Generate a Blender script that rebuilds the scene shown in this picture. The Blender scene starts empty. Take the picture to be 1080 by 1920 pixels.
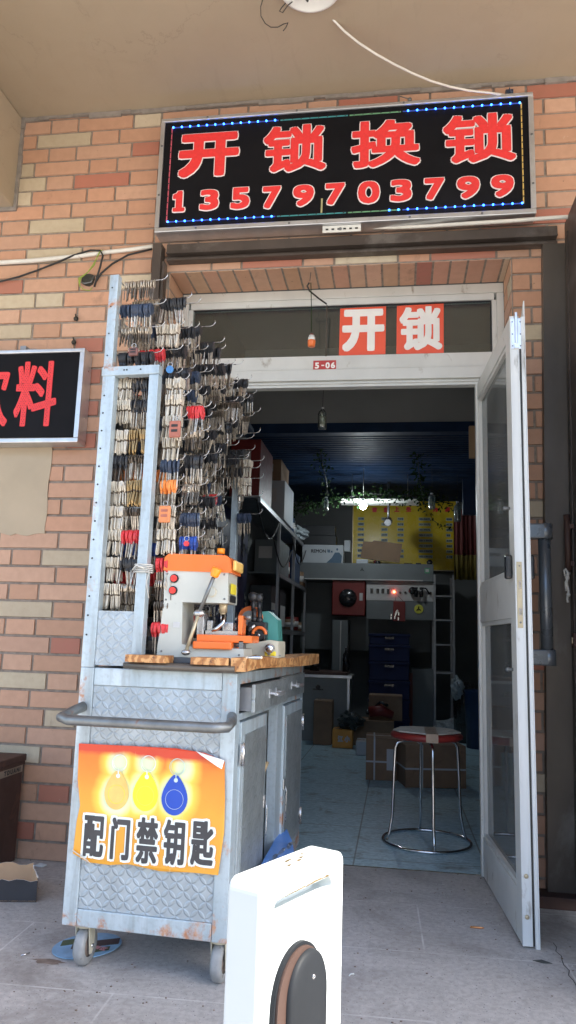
import bpy, bmesh, math, random
from mathutils import Vector, Matrix
random.seed(7)
S = bpy.context.scene
COL = S.collection
R = math.radians

# ------------------------------------------------------------------ materials
def nt(m): return m.node_tree
def base_mat(name):
    m = bpy.data.materials.new(name); m.use_nodes = True
    return m, m.node_tree, m.node_tree.nodes['Principled BSDF']
def N(t, ty, **kw):
    n = t.nodes.new(ty)
    for k, v in kw.items(): setattr(n, k, v)
    return n
def math_(t, op, a, b=None, c=None):
    n = N(t, 'ShaderNodeMath', operation=op)
    for i, v in enumerate((a, b, c)):
        if v is None: continue
        if isinstance(v, (int, float)): n.inputs[i].default_value = v
        else: t.links.new(v, n.inputs[i])
    return n.outputs[0]
def noise(t, scale, detail=4, coord=None, dist=0.0, rough=.55):
    n = N(t, 'ShaderNodeTexNoise'); n.inputs['Scale'].default_value = scale
    n.inputs['Detail'].default_value = detail; n.inputs['Distortion'].default_value = dist
    n.inputs['Roughness'].default_value = rough
    if coord is not None: t.links.new(coord, n.inputs['Vector'])
    return n.outputs['Fac']
def ramp(t, fac, a, b, ca=(0,0,0,1), cb=(1,1,1,1)):
    n = N(t, 'ShaderNodeValToRGB'); e = n.color_ramp.elements
    e[0].position, e[1].position = a, b; e[0].color, e[1].color = ca, cb
    t.links.new(fac, n.inputs[0]); return n.outputs[0]
def mixc(t, fac, a, b):
    n = N(t, 'ShaderNodeMix', data_type='RGBA')
    for i, v in ((0, fac), (6, a), (7, b)):
        if isinstance(v, (int, float)): n.inputs[i].default_value = v
        elif isinstance(v, tuple): n.inputs[i].default_value = v if len(v) == 4 else v + (1,)
        else: t.links.new(v, n.inputs[i])
    return n.outputs[2]
def bump(t, b, h, strength=.3, dist=.002):
    n = N(t, 'ShaderNodeBump'); n.inputs['Strength'].default_value = strength; n.inputs['Distance'].default_value = dist
    t.links.new(h, n.inputs['Height']); t.links.new(n.outputs[0], b.inputs['Normal']); return n
def mapped(t, scale=(1,1,1)):
    c = N(t, 'ShaderNodeTexCoord'); m = N(t, 'ShaderNodeMapping'); m.inputs['Scale'].default_value = scale
    t.links.new(c.outputs['Object'], m.inputs[0]); return m.outputs[0]
MATS = {}
def mat(name, col, rough=.55, metal=0.0, var=.18, vs=9, dirt=None, bs=0, bst=.3, stretch=(1,1,1), coat=0, spec=None):
    """plain surface with real unevenness: tone variation, roughness variation, stains"""
    m, t, b = base_mat(name); c = mapped(t, stretch)
    lo = tuple(v*(1-var) for v in col) + (1,); hi = tuple(min(1, v*(1+var)) for v in col) + (1,)
    col_s = mixc(t, ramp(t, noise(t, vs, 5, c), .3, .7), lo, hi)
    if dirt:
        dc, ds, th = dirt
        col_s = mixc(t, ramp(t, noise(t, ds, 8, c, .4, .65), th, th+.12), col_s, dc)
    t.links.new(col_s, b.inputs['Base Color'])
    b.inputs['Metallic'].default_value = metal
    r_ = math_(t, 'MULTIPLY_ADD', noise(t, vs*2.3, 4, c), .3, rough-.15)
    t.links.new(r_, b.inputs['Roughness'])
    b.inputs['Coat Weight'].default_value = coat
    if spec is not None: b.inputs['Specular IOR Level'].default_value = spec
    if bs: bump(t, b, noise(t, bs, 6, c), bst)
    MATS[name] = m; return m
def emit(name, col, st):
    m, t, b = base_mat(name); b.inputs['Base Color'].default_value = col + (1,)
    b.inputs['Emission Color'].default_value = col + (1,); b.inputs['Emission Strength'].default_value = st
    MATS[name] = m; return m
def glass(name, tint=(.9,.95,.95), rough=.02, gl=.12, dust=.0):
    m, t, b = base_mat(name); t.nodes.remove(b); out = t.nodes['Material Output']
    tr = N(t, 'ShaderNodeBsdfTransparent'); tr.inputs[0].default_value = tint + (1,)
    g = N(t, 'ShaderNodeBsdfGlossy'); g.inputs['Roughness'].default_value = rough
    f = N(t, 'ShaderNodeFresnel'); f.inputs[0].default_value = 1.5
    fac = math_(t, 'ADD', f.outputs[0], gl)
    mx = N(t, 'ShaderNodeMixShader'); t.links.new(fac, mx.inputs[0]); t.links.new(tr.outputs[0], mx.inputs[1]); t.links.new(g.outputs[0], mx.inputs[2])
    last = mx.outputs[0]
    if dust:
        d = N(t, 'ShaderNodeBsdfDiffuse'); d.inputs[0].default_value = (.5,.5,.48,1)
        m2 = N(t, 'ShaderNodeMixShader'); k = math_(t, 'MULTIPLY', noise(t, 3, 6, mapped(t)), dust)
        t.links.new(k, m2.inputs[0]); t.links.new(last, m2.inputs[1]); t.links.new(d.outputs[0], m2.inputs[2]); last = m2.outputs[0]
    t.links.new(last, out.inputs[0]); MATS[name] = m; return m

# brick tiles: colour stored per brick (attribute), scratches and soot from noise
def brick_mat():
    m, t, b = base_mat('brick_tile'); c = mapped(t)
    a = N(t, 'ShaderNodeAttribute'); a.attribute_name = 'Col'
    k = ramp(t, noise(t, 26, 6, c), .3, .75)
    c1 = mixc(t, k, a.outputs['Color'], mixc(t, .26, a.outputs['Color'], (.30,.17,.10)))
    s = ramp(t, noise(t, 7, 9, mapped(t, (1,1,.45)), .6, .7), .62, .76)
    c2 = mixc(t, math_(t, 'MULTIPLY', s, .5), c1, (.16,.1,.07))
    sp = ramp(t, noise(t, 55, 3, c), .70, .74)
    c2 = mixc(t, math_(t, 'MULTIPLY', sp, .55), c2, (.09,.055,.035))
    lm = ramp(t, noise(t, 18, 8, mapped(t, (1,1,.7)), 1.2, .7), .66, .72)
    c2 = mixc(t, math_(t, 'MULTIPLY', lm, .35), c2, (.62,.52,.42))
    t.links.new(c2, b.inputs['Base Color']); b.inputs['Roughness'].default_value = .62
    bump(t, b, noise(t, 150, 5, c), .35, .0015); MATS['brick_tile'] = m
brick_mat()
mat('mortar', (.27,.225,.185), .9, var=.25, vs=30, bs=90, bst=.5)
def emb(name, a1, a2, col, period=.036, metal=.75, rough=.34):
    """pressed sheet metal with interlocking petal pattern"""
    m, t, b = base_mat(name); tc = N(t, 'ShaderNodeTexCoord'); sp = N(t, 'ShaderNodeSeparateXYZ'); t.links.new(tc.outputs['Object'], sp.inputs[0])
    X, Z = sp.outputs[a1], sp.outputs[a2]
    u = math_(t, 'MULTIPLY', math_(t, 'ADD', X, Z), .7071/period); v = math_(t, 'MULTIPLY', math_(t, 'SUBTRACT', X, Z), .7071/period)
    fu = math_(t, 'ABSOLUTE', math_(t, 'SUBTRACT', math_(t, 'FRACT', u), .5)); fv = math_(t, 'ABSOLUTE', math_(t, 'SUBTRACT', math_(t, 'FRACT', v), .5))
    mx = math_(t, 'MAXIMUM', fu, fv); mn = math_(t, 'MINIMUM', fu, fv)
    d = math_(t, 'SQRT', math_(t, 'ADD', math_(t, 'POWER', math_(t, 'SUBTRACT', .5, mx), 2), math_(t, 'POWER', math_(t, 'ADD', .5, mn), 2)))
    h = math_(t, 'SUBTRACT', .70, d)
    hh = ramp(t, h, .0, .10)
    c = mapped(t)
    nz = noise(t, 12, 6, c)
    dk = tuple(v_*.72 for v_ in col)
    cc = mixc(t, ramp(t, nz, .3, .7), dk, col)
    # grime lies along the pressed lines
    ln = ramp(t, math_(t, 'ABSOLUTE', math_(t, 'SUBTRACT', h, .012)), .0, .045, (1,1,1,1), (0,0,0,1))
    cc = mixc(t, math_(t, 'MULTIPLY', ln, .16), cc, tuple(v_*.35 for v_ in col))
    t.links.new(cc, b.inputs['Base Color']); b.inputs['Metallic'].default_value = metal
    t.links.new(math_(t, 'MULTIPLY_ADD', noise(t, 30, 4, c), .25, rough-.1), b.inputs['Roughness'])
    bump(t, b, hh, .6, .003); MATS[name] = m
emb('embossed_front', 0, 2, (.44,.50,.54), .033, metal=.5, rough=.44)
emb('embossed_side', 1, 2, (.42,.46,.47), .05, metal=.6, rough=.36)
def steel_rust():
    m, t, b = base_mat('galvanised'); c = mapped(t); cs = mapped(t, (1,1,.12))
    c1 = mixc(t, ramp(t, noise(t, 14, 6, cs), .3, .7), (.34,.415,.455), (.54,.62,.665))
    c1 = mixc(t, math_(t, 'MULTIPLY', ramp(t, noise(t, 60, 4, c), .5, .8), .35), c1, (.2,.2,.2))
    # rust mostly at the low corners and on top of the rail (real stains with their own outline)
    sp = N(t, 'ShaderNodeSeparateXYZ'); tc = N(t, 'ShaderNodeTexCoord'); t.links.new(tc.outputs['Object'], sp.inputs[0])
    z = sp.outputs[2]
    n1 = noise(t, 9, 9, c, .3, .7)
    low = math_(t, 'MULTIPLY', ramp(t, z, .13, .24, (1,1,1,1), (0,0,0,1)), .14)
    mid = math_(t, 'MULTIPLY', ramp(t, math_(t, 'ABSOLUTE', math_(t, 'SUBTRACT', z, .86)), .0, .07, (1,1,1,1), (0,0,0,1)), .07)
    x = math_(t, 'ABSOLUTE', math_(t, 'ADD', sp.outputs[0], .26))
    corner = math_(t, 'MULTIPLY', ramp(t, x, .17, .24), .06)
    f = math_(t, 'ADD', math_(t, 'ADD', n1, math_(t, 'ADD', low, mid)), corner)
    gs_ = ramp(t, noise(t, 5, 8, mapped(t, (3,3,.35)), .5, .65), .54, .68)
    c1 = mixc(t, math_(t, 'MULTIPLY', gs_, .45), c1, (.19,.185,.17))
    rf = ramp(t, f, .64, .73)
    rc = mixc(t, ramp(t, noise(t, 40, 4, c), .35, .65), (.34,.13,.06), (.55,.30,.17))
    t.links.new(mixc(t, rf, c1, rc), b.inputs['Base Color'])
    t.links.new(math_(t, 'MULTIPLY_ADD', rf, -.3, .35), b.inputs['Metallic'])
    t.links.new(math_(t, 'MULTIPLY_ADD', n1, .3, .32), b.inputs['Roughness'])
    bump(t, b, noise(t, 70, 5, c), .15, .001); MATS['galvanised'] = m
steel_rust()
def ground_mat():
    m, t, b = base_mat('granite'); c = mapped(t)
    k = ramp(t, noise(t, 55, 5, c, .4), .25, .75)
    c1 = mixc(t, k, (.35,.325,.305), (.53,.505,.48))
    c1 = mixc(t, ramp(t, noise(t, 160, 2, c), .62, .70), c1, (.58,.50,.45))
    c1 = mixc(t, ramp(t, noise(t, 110, 2, c), .63, .70), c1, (.20,.19,.19))
    c1 = mixc(t, math_(t, 'MULTIPLY', ramp(t, noise(t, 2.2, 9, c, .6, .65), .47, .70), .7), c1, (.18,.16,.145))
    bt = N(t, 'ShaderNodeTexBrick'); mp = N(t, 'ShaderNodeMapping'); tc = N(t, 'ShaderNodeTexCoord')
    t.links.new(tc.outputs['Object'], mp.inputs[0]); t.links.new(mp.outputs[0], bt.inputs[0]); mp.inputs['Location'].default_value = (-.13, 1.125, 0)
    mp.inputs['Rotation'].default_value = (0,0,R(-1.6))
    bt.inputs['Scale'].default_value = 1; bt.inputs['Brick Width'].default_value = .9; bt.inputs['Row Height'].default_value = .46
    bt.inputs['Mortar Size'].default_value = .0035; bt.inputs['Mortar Smooth'].default_value = .3
    wob = math_(t, 'MULTIPLY', bt.outputs['Fac'], ramp(t, noise(t, 9, 4, c), .35, .6))
    c1 = mixc(t, math_(t, 'MULTIPLY', wob, .55), c1, (.72,.71,.68))
    t.links.new(c1, b.inputs['Base Color']); b.inputs['Roughness'].default_value = .75
    bump(t, b, noise(t, 110, 4, c), .25, .0012); MATS['granite'] = m
ground_mat()
def shop_floor_mat():
    m, t, b = base_mat('shop_tile'); c = mapped(t)
    k = ramp(t, noise(t, 28, 4, mapped(t, (1,2.2,1)), 1.2), .38, .62)
    c1 = mixc(t, k, (.28,.45,.52), (.52,.70,.78))
    c1 = mixc(t, math_(t, 'MULTIPLY', ramp(t, noise(t, 4, 8, c, .6, .7), .56, .68), .8), c1, (.09,.085,.08))
    bt = N(t, 'ShaderNodeTexBrick'); bt.offset = 0; mp = N(t, 'ShaderNodeMapping'); tc = N(t, 'ShaderNodeTexCoord')
    t.links.new(tc.outputs['Object'], mp.inputs[0]); t.links.new(mp.outputs[0], bt.inputs[0]); mp.inputs['Location'].default_value = (.14, 0, 0)
    bt.inputs['Scale'].default_value = 1; bt.inputs['Brick Width'].default_value = .6; bt.inputs['Row Height'].default_value = .6
    bt.inputs['Mortar Size'].default_value = .004
    c1 = mixc(t, math_(t, 'MULTIPLY', bt.outputs['Fac'], .7), c1, (.08,.09,.09))
    t.links.new(c1, b.inputs['Base Color']); t.links.new(math_(t, 'MULTIPLY_ADD', noise(t, 8, 4, c), .4, .2), b.inputs['Roughness'])
    MATS['shop_tile'] = m
shop_floor_mat()
def osb():
    m, t, b = base_mat('raw_board'); c = mapped(t)
    w = N(t, 'ShaderNodeTexWave'); w.inputs['Scale'].default_value = 9; w.inputs['Distortion'].default_value = 14; w.inputs['Detail'].default_value = 4
    w.inputs['Detail Scale'].default_value = 1.3; t.links.new(c, w.inputs['Vector'])
    c1 = mixc(t, ramp(t, w.outputs['Fac'], .25, .75), (.33,.14,.045), (.56,.30,.12))
    c1 = mixc(t, ramp(t, noise(t, 90, 4, c), .58, .68), c1, (.14,.06,.03))
    t.links.new(c1, b.inputs['Base Color']); b.inputs['Roughness'].default_value = .6; bump(t, b, noise(t, 120, 4, c), .5, .002); MATS['raw_board'] = m
osb()
def soffit():
    m, t, b = base_mat('soffit_paint'); c = mapped(t)
    c1 = mixc(t, ramp(t, noise(t, 1.1, 6, c), .3, .7), (.36,.29,.20), (.42,.345,.245))
    c1 = mixc(t, math_(t, 'MULTIPLY', ramp(t, noise(t, 6, 8, mapped(t, (3,.6,1)), .8), .60, .8), .3), c1, (.27,.22,.16))
    cr = ramp(t, math_(t, 'ABSOLUTE', math_(t, 'SUBTRACT', noise(t, 1.3, 9, c, .4, .6), .5)), .0, .0035, (1,1,1,1), (0,0,0,1))
    c1 = mixc(t, math_(t, 'MULTIPLY', math_(t, 'MULTIPLY', cr, ramp(t, noise(t, .9, 2, c), .5, .6)), .35), c1, (.20,.16,.12))
    sp_ = ramp(t, noise(t, 3.2, 9, c, .7, .7), .57, .62)
    c1 = mixc(t, math_(t, 'MULTIPLY', sp_, .07), c1, (.26,.20,.14))
    t.links.new(c1, b.inputs['Base Color']); b.inputs['Roughness'].default_value = .8; bump(t, b, noise(t, 60, 6, c), .25, .002); MATS['soffit_paint'] = m
soffit()
def poster_mat():
    m, t, b = base_mat('poster_print'); tc = N(t, 'ShaderNodeTexCoord'); sp = N(t, 'ShaderNodeSeparateXYZ'); t.links.new(tc.outputs['Object'], sp.inputs[0])
    X, Z = sp.outputs[0], sp.outputs[2]
    nz = noise(t, 7, 6, tc.outputs['Object'], .5)
    c1 = mixc(t, ramp(t, math_(t, 'ADD', Z, math_(t, 'MULTIPLY', nz, .1)), PZ0, PZ1), (.74,.34,.035), (.74,.20,.025))
    def glow(cx_, cz_, r0, r1):
        d = math_(t, 'SQRT', math_(t, 'ADD', math_(t, 'POWER', math_(t, 'SUBTRACT', X, cx_), 2), math_(t, 'POWER', math_(t, 'MULTIPLY', math_(t, 'SUBTRACT', Z, cz_), .86), 2)))
        d = math_(t, 'ADD', d, math_(t, 'MULTIPLY', math_(t, 'SUBTRACT', nz, .5), .03))
        return ramp(t, d, r0, r1, (1,1,1,1), (0,0,0,1))
    g = None; g2 = None
    for cx_, cz_, r_ in GLOWS:
        a = glow(cx_, cz_, r_, r_+.03); a2 = glow(cx_, cz_, r_-.015, r_+.005)
        g = a if g is None else math_(t, 'MAXIMUM', g, a); g2 = a2 if g2 is None else math_(t, 'MAXIMUM', g2, a2)
    c1 = mixc(t, g, c1, (.82,.62,.08)); c1 = mixc(t, g2, c1, (.68,.76,.48))
    top = ramp(t, math_(t, 'ADD', Z, math_(t, 'MULTIPLY', nz, .05)), PZ1-.020, PZ1-.004)
    c1 = mixc(t, top, c1, (.62,.06,.025))
    scr = ramp(t, noise(t, 22, 8, mapped(t, (1,1,.4)), 1.5), .69, .73)
    c1 = mixc(t, math_(t, 'MULTIPLY', scr, .55), c1, (.75,.55,.4))
    t.links.new(c1, b.inputs['Base Color']); b.inputs['Roughness'].default_value = .38; bump(t, b, noise(t, 9, 5, tc.outputs['Object'], 1), .35, .006); MATS['poster_print'] = m
P0 = (-0.4883, -0.012, 0.3235); P1 = (-0.0249, -0.012, 0.6183)
PZ0, PZ1 = .53, .672
GLOWS = [((-0.3678, 0, 0.5162)[0], (-0.3678, 0, 0.5162)[2], .055), ((-0.2777, 0, 0.5302)[0], (-0.2777, 0, 0.5302)[2], .055), ((-0.1809, 0, 0.526)[0], (-0.1809, 0, 0.526)[2], .055),
         ((-0.371, 0, 0.6077)[0], (-0.371, 0, 0.6077)[2], .036), ((-0.2747, 0, 0.6167)[0], (-0.2747, 0, 0.6167)[2], .036), ((-0.1565, 0, 0.6083)[0], (-0.1565, 0, 0.6083)[2], .036)]
poster_mat()

mat('soft_mortar', (.26,.23,.20), .9, var=.2, vs=20, bs=60)
mat('white_frame', (.62,.62,.58), .42, var=.09, vs=5, dirt=((.30,.26,.20,1), 12, .615), stretch=(1,1,.6))
mat('white_edge', (.66,.68,.67), .4, var=.08, vs=6, dirt=((.22,.19,.15,1), 16, .60), stretch=(1,1,.22))
mat('brown_steel', (.075,.058,.048), .42, .2, var=.25, vs=5, dirt=((.14,.12,.105,1), 3, .55), bs=12, bst=.1)
mat('dull_steel', (.11,.095,.08), .45, .3, var=.25, vs=4, dirt=((.20,.19,.175,1), 3.5, .58), bs=8, bst=.15, stretch=(1,1,.5))
mat('alu', (.62,.63,.65), .34, .8, var=.1, vs=12)
mat('alu_dark', (.30,.31,.33), .4, .7, var=.12, vs=12)
mat('sign_black', (.008,.008,.010), .6, var=.3, vs=3, spec=.12)
mat('sign_red', (.80,.045,.045), .4, var=.08, vs=60)
mat('sign_white', (.92,.86,.86), .4, var=.05)
mat('dot_black', (.02,.02,.02), .5, var=.1)
mat('cable_white', (.72,.69,.62), .5, var=.08, dirt=((.4,.34,.28,1), 18, .62))
mat('cable_black', (.02,.02,.02), .5, var=.2)
mat('wire_green', (.28,.36,.05), .5, var=.3, vs=60)
mat('wire_thin', (.05,.045,.04), .5, .3, var=.2)
mat('hole', (.05,.045,.035), .9, var=.4, vs=30, bs=60)
mat('sticker_red', (.82,.10,.04), .4, var=.06, vs=8)
mat('sticker_white', (.88,.85,.80), .45, var=.05, vs=12)
mat('plate_red', (.50,.055,.05), .45, var=.15, vs=30)
mat('orange_plastic', (.80,.17,.03), .34, var=.05, vs=12, dirt=((.45,.13,.05,1), 22, .68), coat=.2)
mat('orange_knob', (.92,.30,.02), .35, var=.05)
mat('grey_paint', (.50,.51,.46), .45, var=.08, vs=7, dirt=((.25,.22,.17,1), 11, .66))
mat('cream_paint', (.55,.51,.40), .5, var=.1, vs=8, dirt=((.2,.17,.13,1), 14, .62))
mat('teal_paint', (.07,.27,.24), .4, var=.15, dirt=((.04,.08,.07,1), 18, .6))
mat('black_machine', (.03,.03,.032), .4, .3, var=.3, vs=20)
mat('bright_steel', (.55,.55,.55), .28, .9, var=.15, vs=20)
mat('chrome', (.62,.63,.65), .14, 1, var=.05)
mat('bare_brass', (.50,.42,.28), .38, .5, var=.15)
mat('button_red', (.75,.05,.04), .3, var=.05, coat=.3)
mat('yellow_plastic', (.80,.66,.05), .4, var=.1)
mat('blue_plastic', (.09,.26,.70), .35, var=.08, vs=10)
mat('rubber_grey', (.27,.275,.275), .65, var=.2, vs=18, dirt=((.10,.085,.07,1), 22, .56))
mat('rubber_black', (.02,.02,.022), .55, var=.2)
mat('tyre_side', (.22,.17,.14), .6, var=.2, vs=25)
mat('dark_iron', (.20,.21,.21), .45, .7, var=.2, vs=20, dirt=((.28,.14,.08,1), 25, .6))
# keys
mat('key_nickel', (.57,.50,.41), .34, .7, var=.35, vs=90, dirt=((.10,.08,.06,1), 60, .6))
mat('key_blank', (.62,.56,.46), .42, .35, var=.18, vs=70, dirt=((.25,.2,.15,1), 50, .60))
mat('key_dark', (.20,.165,.13), .4, .7, var=.35, vs=70)  # dark metal for necks, some blades and the six-sided heads
mat('key_brass', (.40,.27,.12), .4, .5, var=.25, vs=70)
mat('key_black', (.022,.023,.026), .4, var=.3)
mat('key_navy', (.035,.05,.085), .4, var=.25, vs=40)
mat('key_red', (.62,.045,.05), .35, var=.2, vs=40)
mat('key_blue', (.03,.08,.36), .35, var=.2, vs=40)
mat('key_orange', (.80,.26,.06), .4, var=.1)
mat('leather_red', (.36,.12,.08), .5, var=.2, vs=40)
mat('leather_brown', (.16,.07,.06), .5, var=.2, vs=40)
mat('leather_orange', (.62,.22,.08), .5, var=.1, vs=40)
mat('fob_blue', (.06,.19,.42), .4, var=.1)
mat('fob_tan', (.80,.50,.14), .4, var=.1, vs=30)
mat('fob_yellow', (.90,.78,.03), .4, var=.05)
mat('fob_navy', (.005,.06,.42), .35, var=.05)
mat('print_white', (.80,.84,.80), .4, var=.04)
mat('print_black', (.045,.045,.05), .45, var=.2, vs=20, dirt=((.25,.22,.2,1), 35, .68))
mat('print_ring', (.55,.66,.62), .4, var=.1)
# interior
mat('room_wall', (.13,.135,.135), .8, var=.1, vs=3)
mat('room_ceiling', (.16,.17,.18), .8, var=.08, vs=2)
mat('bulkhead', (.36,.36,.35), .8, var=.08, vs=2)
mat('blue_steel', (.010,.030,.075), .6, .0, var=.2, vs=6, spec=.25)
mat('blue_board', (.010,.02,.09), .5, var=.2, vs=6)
mat('board_yellow', (.80,.58,.035), .28, var=.06, vs=3, coat=.3)
mat('board_text', (.05,.10,.16), .5, var=.1)
mat('board_strip', (.50,.55,.45), .5, var=.1)
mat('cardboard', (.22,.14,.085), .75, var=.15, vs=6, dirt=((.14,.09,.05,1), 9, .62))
mat('cardboard_in', (.52,.34,.20), .75, var=.1, vs=8)
mat('carton_white', (.42,.45,.48), .5, var=.05)
mat('carton_black', (.02,.022,.025), .5, var=.2)
mat('carton_orange', (.62,.28,.05), .6, var=.1)
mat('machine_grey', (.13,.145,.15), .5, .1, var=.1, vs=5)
mat('panel_pale', (.45,.44,.43), .45, var=.06)
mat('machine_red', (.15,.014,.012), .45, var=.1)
mat('plastic_dark', (.015,.015,.017), .25, var=.2, coat=.3)
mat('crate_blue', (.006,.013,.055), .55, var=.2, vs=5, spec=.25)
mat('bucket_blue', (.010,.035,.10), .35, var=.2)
mat('desk_pale', (.24,.25,.24), .6, var=.1, vs=5)
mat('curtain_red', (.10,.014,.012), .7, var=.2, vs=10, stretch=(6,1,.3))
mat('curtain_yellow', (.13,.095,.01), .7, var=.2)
mat('leaf_green', (.02,.045,.015), .8, var=.4, vs=30, spec=.1)
mat('seat_red', (.26,.03,.025), .4, var=.1, vs=10)
mat('cloth_pale', (.50,.50,.45), .8, var=.1, vs=15, dirt=((.3,.29,.25,1), 12, .55))
mat('tape_brown', (.30,.22,.16), .3, var=.1)
mat('bag_clear', (.28,.32,.34), .25, var=.15, vs=20)
mat('bag_dark', (.03,.04,.04), .3, var=.3, vs=15)
mat('plank', (.34,.22,.12), .7, var=.15, stretch=(1,1,.2))
mat('stand_white', (.46,.50,.51), .42, var=.03, vs=4)
mat('stand_black', (.010,.012,.015), .6, var=.25, vs=5, dirt=((.022,.024,.027,1), 9, .6), spec=.2)
mat('copper_trim', (.06,.035,.028), .5, .2, var=.05)
mat('grime', (.12,.09,.05), .8, var=.3, vs=40, spec=.1)
mat('rust_brown', (.075,.04,.032), .6, .2, var=.35, vs=5, dirt=((.17,.08,.05,1), 6, .58), bs=20, bst=.2)
mat('rust_mark', (.20,.15,.12), .9, var=.4, vs=30)
mat('label_strip', (.30,.24,.18), .6, var=.2, vs=20)
mat('carton_side', (.035,.035,.04), .5, var=.2)
mat('copper', (.75,.34,.14), .3, .7, var=.1)
mat('lamp_white', (.72,.71,.66), .4, var=.05)
mat('paper', (.62,.66,.66), .6, var=.1)
mat('leaflet_sky', (.25,.45,.66), .45, var=.25, vs=14)
mat('leaflet_dark', (.05,.04,.05), .45, var=.2)
mat('leaflet_green', (.07,.11,.06), .45, var=.2)
mat('leaflet_text', (.72,.35,.38), .45, var=.05)
mat('dry_leaf', (.07,.075,.07), .7, var=.2)
mat('rope', (.55,.54,.50), .8, var=.15, vs=50)
mat('handle_blue', (.15,.17,.19), .3, .5, var=.15, vs=6)
mat('board_veneer', (.10,.11,.12), .5, .3, var=.2)
mat('brush', (.45,.33,.18), .8, var=.2, vs=60)
mat('street', (.34,.32,.29), .9, var=.15, vs=2, bs=40)
mat('render_wall', (.46,.37,.26), .8, var=.1, vs=3)
mat('green_tag', (.06,.30,.14), .5, var=.1)
mat('logo_yellow', (.50,.48,.05), .5, var=.08)
mat('wax', (.45,.42,.22), .4, var=.2, vs=30)
emit('led_blue', (.02,.14,1.0), 5)
emit('led_cool', (.25,.45,1.0), 22)
emit('led_red', (1.0,.08,.03), 9)
emit('bulb_glow', (.85,.95,1.0), 90)
mat('strip_red', (.55,.10,.14), .4, var=.2, vs=30)
mat('strip_teal', (.06,.28,.30), .4, var=.2, vs=30)
mat('strip_green', (.16,.36,.20), .4, var=.2, vs=30)
mat('strip_gold', (.62,.42,.12), .4, var=.2, vs=30)
mat('strip_blue', (.05,.10,.45), .4, var=.2, vs=30)
glass('pane', (.80,.88,.88), .02, .03, .06)
glass('pane_door', (.62,.72,.70), .04, .10, .35)
glass('bottle_glass', (.80,.88,.86), .03, .16, .3)
glass('cling_film', (.9,.93,.95), .12, .16, .15)
M = MATS

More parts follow.
